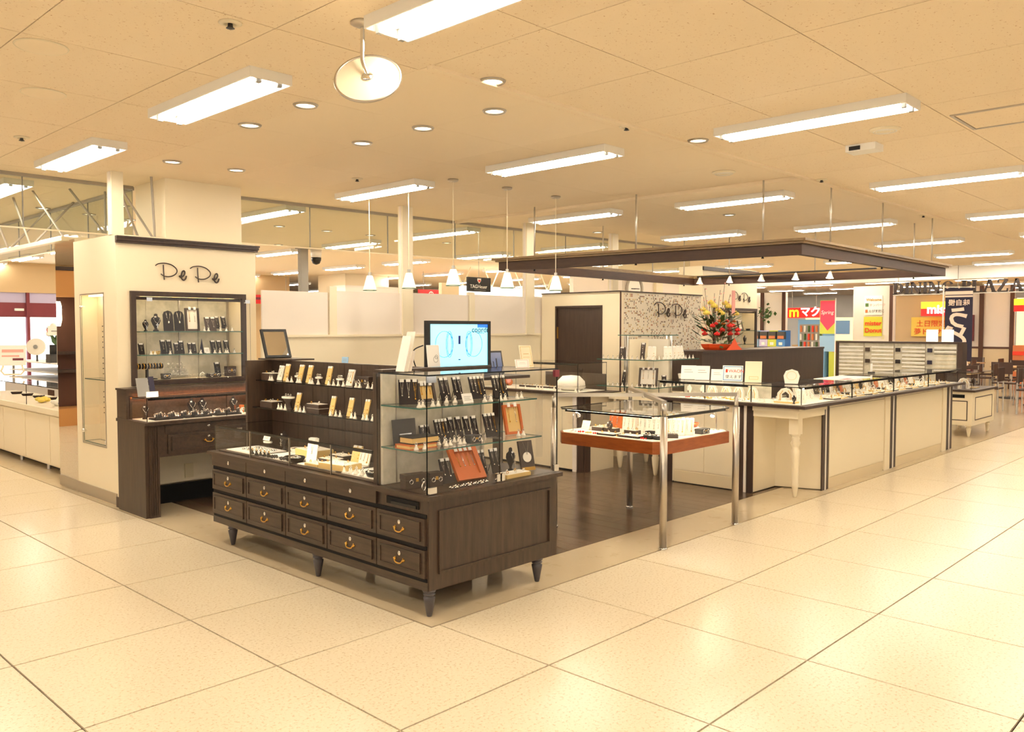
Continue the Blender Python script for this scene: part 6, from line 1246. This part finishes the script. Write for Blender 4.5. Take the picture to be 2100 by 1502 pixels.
# small kiosk at the right end
t = T('cream_kiosk', 'small cream cabinet with dark inlaid frames on tapered feet beyond the counter', 'cabinet', (11.0, .3, 0))
kx0, kx1, ky0, ky1 = 10.40, 11.55, .08, .60
ob('body', B().box(kx0, kx1, ky0, ky1, .17, .66), 'ivory', t); ob('top', B().box(kx0-.04, kx1+.04, ky0-.04, ky1+.04, .66, .69), 'espresso', t)
ob('front_inlay', moulding(B(), 'x', kx0, ky0+.06, ky1-.06, .24, .53, .012, .004), 'espresso', t); ob('side_inlay', moulding(B(), 'y', ky0, kx0+.15, kx1-.12, .24, .58, .012, .004), 'espresso', t); ob('slot', B().box(kx0-.003, kx0, ky0+.10, ky1-.08, .57, .62), 'shadowblack', t)
for x, y in ((kx0+.08, ky0+.06), (kx1-.10, ky0+.06), (kx0+.08, ky1-.06), (kx1-.10, ky1-.06)): ob('leg', turned_leg(B(), x, y, .17), 'ivory', t, True)
pane(t, 'front_glass', kx0+.02, kx0+.026, ky0+.03, ky1-.16, .69, .93); pane(t, 'side_glass', kx0+.03, kx1-.02, ky0+.02, ky0+.026, .69, .93); pane(t, 'top_glass', kx0+.02, kx1-.02, ky0+.02, ky1-.16, .93, .938); ob('tall_side', B().box(kx0, kx0+.10, ky1-.15, ky1-.02, .69, .95).box(kx0+.10, kx1, ky1-.06, ky1-.02, .69, .95), 'espresso', t)
TS = 'in the small cream kiosk'
put('u', (.16, .16, 'whitefab', 'gold'), 10.62, .26, .691, LX*.6, 'white arch stand '+TS); put('tray', (.2, .12, .012, 'tanboard', 'whitefab', 5), 10.95, .22, .691, 0, 'gold tray of rings '+TS); put('bust', (.15, 'darkleather'), 11.2, .28, .691, 0, 'brown bust '+TS)
# vending machines, capsule machines and banners
X = 19.2
cols = ('lime', 'lightblue', 'lavender', 'lime', 'blue')
for k in range(5):
    for r_ in range(2):
        y = 8.35-.26*k; z = .62+.46*r_ 
        t = T('capsule_machine', ('upper' if r_ else 'lower')+' '+('first', 'second', 'third', 'fourth', 'fifth')[k]+' capsule toy machine from the left in the food hall', 'capsule machine', (X, y, z))
        ob('body', B().box(X, X+.35, y-.125, y+.125, z, z+.2).box(X+.1, X+.35, y-.125, y+.125, z+.2, z+.45), cols[k], t); ob('globe', B().box(X+.0, X+.1, y-.11, y+.11, z+.21, z+.42), 'darkgrey', t); ob('chute', B().box(X-.01, X, y-.05, y+.05, z+.04, z+.12), 'white', t); ob('capsules', B().box(X-.004, X, y-.09, y+.09, z+.22, z+.30), 'food', t)
t = T('machine_stand', 'white stand under the capsule machines', 'stand', (X, 7.8, 0)); ob('plinth', B().box(X, X+.4, 7.15, 8.5, 0, .60), 'white', t); ob('top', B().box(X-.02, X+.42, 7.13, 8.52, .60, .62), 'grey', t)
t = T('vending_machine', 'blue drinks vending machine in the food hall', 'vending machine', (19.4, 6.55, 0)); ob('body', B().box(19.3, 20.0, 6.1, 6.85, 0, 1.83), 'skyblue', t); ob('window', B().box(19.29, 19.3, 6.15, 6.80, 1.0, 1.70), 'grey', t)
for r_ in range(3):
    for k in range(6): ob('bottle', B().cyl((19.27, 6.2+.11*k, 1.05+.22*r_), (19.27, 6.2+.11*k, 1.22+.22*r_), .03, n=8), ('redtext', 'leaf', 'white', 'food')[(k+r_) % 4], t)
ob('delivery_slot', B().box(19.29, 19.3, 6.2, 6.7, .3, .5), 'tanboard', t)
t = T('yellow_machine', 'yellow-green game machine right of the blue vending machine', 'vending machine', (19.4, 5.9, 0)); ob('body', B().box(19.4, 20.0, 5.68, 6.02, 0, 1.25), 'lime', t); ob('window', B().box(19.39, 19.4, 5.70, 5.92, .95, 1.22), 'food', t)
t = T('spring_banner', 'pink and red spring banner hanging on a pole before the vending machine', 'banner', (18, 5.45, 0)); ob('pole', B().cyl((18, 5.27, 0), (18, 5.27, 2.35), .015, n=8), 'white', t); ob('cloth', B().box(18, 18.01, 5.27, 5.67, 1.45, 2.30), 'lime', t); ob('print', B().prism([(-.19, .32), (0, .08), (.19, .28), (.19, .84), (-.19, .84)], 0, .004).xf(Matrix(((0, 0, -1, 18.0), (-1, 0, 0, 5.47), (0, 1, 0, 1.45), (0, 0, 0, 1)))), 'springpink', t); lettering('word', 'Spring', .13, 'paper', (17.985, 5.64, 1.95), (0, -1, 0), (0, 0, 1), t, shear=.2); ob('lower_cloth', B().box(18, 18.01, 5.27, 5.67, 1.0, 1.40), 'lightblue', t); ob('base', B().lathe([(.2, 0), (.2, .08), (.03, .1)], (18, 5.27, 0), 12), 'grey', t)
t = T('burger_sign', 'red burger restaurant sign with yellow arches and white katakana', 'sign', (23, 8.0, 2.0)); ob('panel', B().box(23.0, 23.1, 7.9, 8.95, 1.93, 2.25), 'signred', t); lettering('print', 'm', .46, 'signyellow', (22.98, 8.88, 1.97), (0, -1, 0), (0, 0, 1), t, bold=.01); lettering('print', 'マクド', .34, 'signwhite', (22.98, 8.50, 2.0), (0, -1, 0), (0, 0, 1), t, bold=.008)
for yy_ in (8.0, 8.8): ob('hanger', B().cyl((23.05, yy_, 2.25), (23.05, yy_, CEIL), .01, n=5), 'greyrod', t)
t = T('burger_counter', 'pale restaurant counter under the red burger sign', 'counter', (23.6, 8, 0)); ob('body', B().box(23.5, 24.2, 7.3, 9.0, 0, 1.05), 'tablewood', t); ob('menu_board', B().box(24.5, 24.6, 7.3, 9.0, 1.2, 1.95), 'warmshop', t); ob('menu_print', B().box(24.48, 24.5, 7.5, 8.2, 1.4, 1.85), 'skyblue', t)
t = T('hanging_plant', 'round green hanging plant on the white wall of the food hall', 'plant', (21.8, 10.1, 2.0))
rp = random.Random(5)
for k in range(40):
    p0 = Vector((21.6+rp.gauss(0, .06), 8.95+rp.gauss(0, .10), 2.1+rp.gauss(0, .10))); d = Vector((rp.uniform(-1, .2), rp.uniform(-1, 1), rp.uniform(-1, .6))).normalized()*.16; u = d.cross(Vector((.3, .2, 1))).normalized()*.05
    ob('leaf', B().face([p0, p0+d*.5+u, p0+d, p0+d*.5-u]), 'leaf' if k % 3 else 'leaf2', t)
ob('bracket', B().box(21.6, 21.95, 8.93, 8.97, 2.1, 2.13), 'greyrod', t)
t = T('food_poster', 'dark red food poster on the white wall right of the navy banner', 'poster', (21.85, 3.4, 1.2)); ob('sheet', B().box(21.86, 21.985, 3.15, 3.60, 1.25, 1.95), 'plum', t); ob('picture', B().box(21.85, 21.86, 3.19, 3.56, 1.35, 1.6), 'pinkpetal', t)
# dining tables and chairs
def dchair():
    q = T('dining_chair', 'x', 'chair', (0, 0, 0), None, 0, False)
    ob('seat', B().box(-.21, .21, -.21, .21, .43, .46), 'chairwood', q); ob('backrest', B().box(-.21, .21, .19, .215, .58, .84), 'chairwood', q)
    for x in (-.19, .19):
        ob('leg', B().cyl((x, -.19, 0), (x, -.19, .43), .014, n=6), 'metal', q); ob('leg', B().cyl((x, .20, 0), (x, .20, .84), .014, n=6), 'metal', q)
    return q
def dtable():
    q = T('dining_table', 'x', 'table', (0, 0, 0), None, 0, False); ob('tabletop', B().box(-.35, .35, -.35, .35, .70, .73), 'tablewood', q); ob('pedestal', B().cyl((0, 0, .03), (0, 0, .70), .03, n=8), 'metal', q); ob('base', B().lathe([(.25, 0), (.25, .02), (.04, .04)], n=14), 'darkgrey', q); return q
ch = tb = None
for i, (x, y) in enumerate(((15.0, 1.6), (16.9, .6), (16.8, 2.5), (18.7, 1.5), (18.8, -.4), (20.4, 2.9), (14.9, -.3), (20.5, .0))):
    l = 'light wood dining table '+['nearest the navy banner', 'second nearest, right of the banner', 'behind the navy banner', 'in the middle of the food hall', 'far right in the food hall', 'before the white panelled wall', 'nearest the right picture edge', 'before the yellow and red stall'][i]
    if tb is None: tb = dtable(); tb.location = (x, y, 0); tag(tb, l, 'table', 'food hall tables')
    else: dup(tb, (x, y, 0), 0, l, 'food hall tables')
    for k in range(4):
        a = k*PI/2; X_, Y_ = x+.58*math.sin(a), y-.58*math.cos(a); l2 = 'dark wooden dining chair at the table '+l.split('table ')[1]
        if ch is None: ch = dchair(); ch.location = (X_, Y_, 0); ch.rotation_euler.z = a+PI; tag(ch, l2, 'chair', 'food hall chairs')
        else: dup(ch, (X_, Y_, 0), a+PI, l2, 'food hall chairs')
for o in bpy.data.objects:
    if '_w' in o: del o['_w']
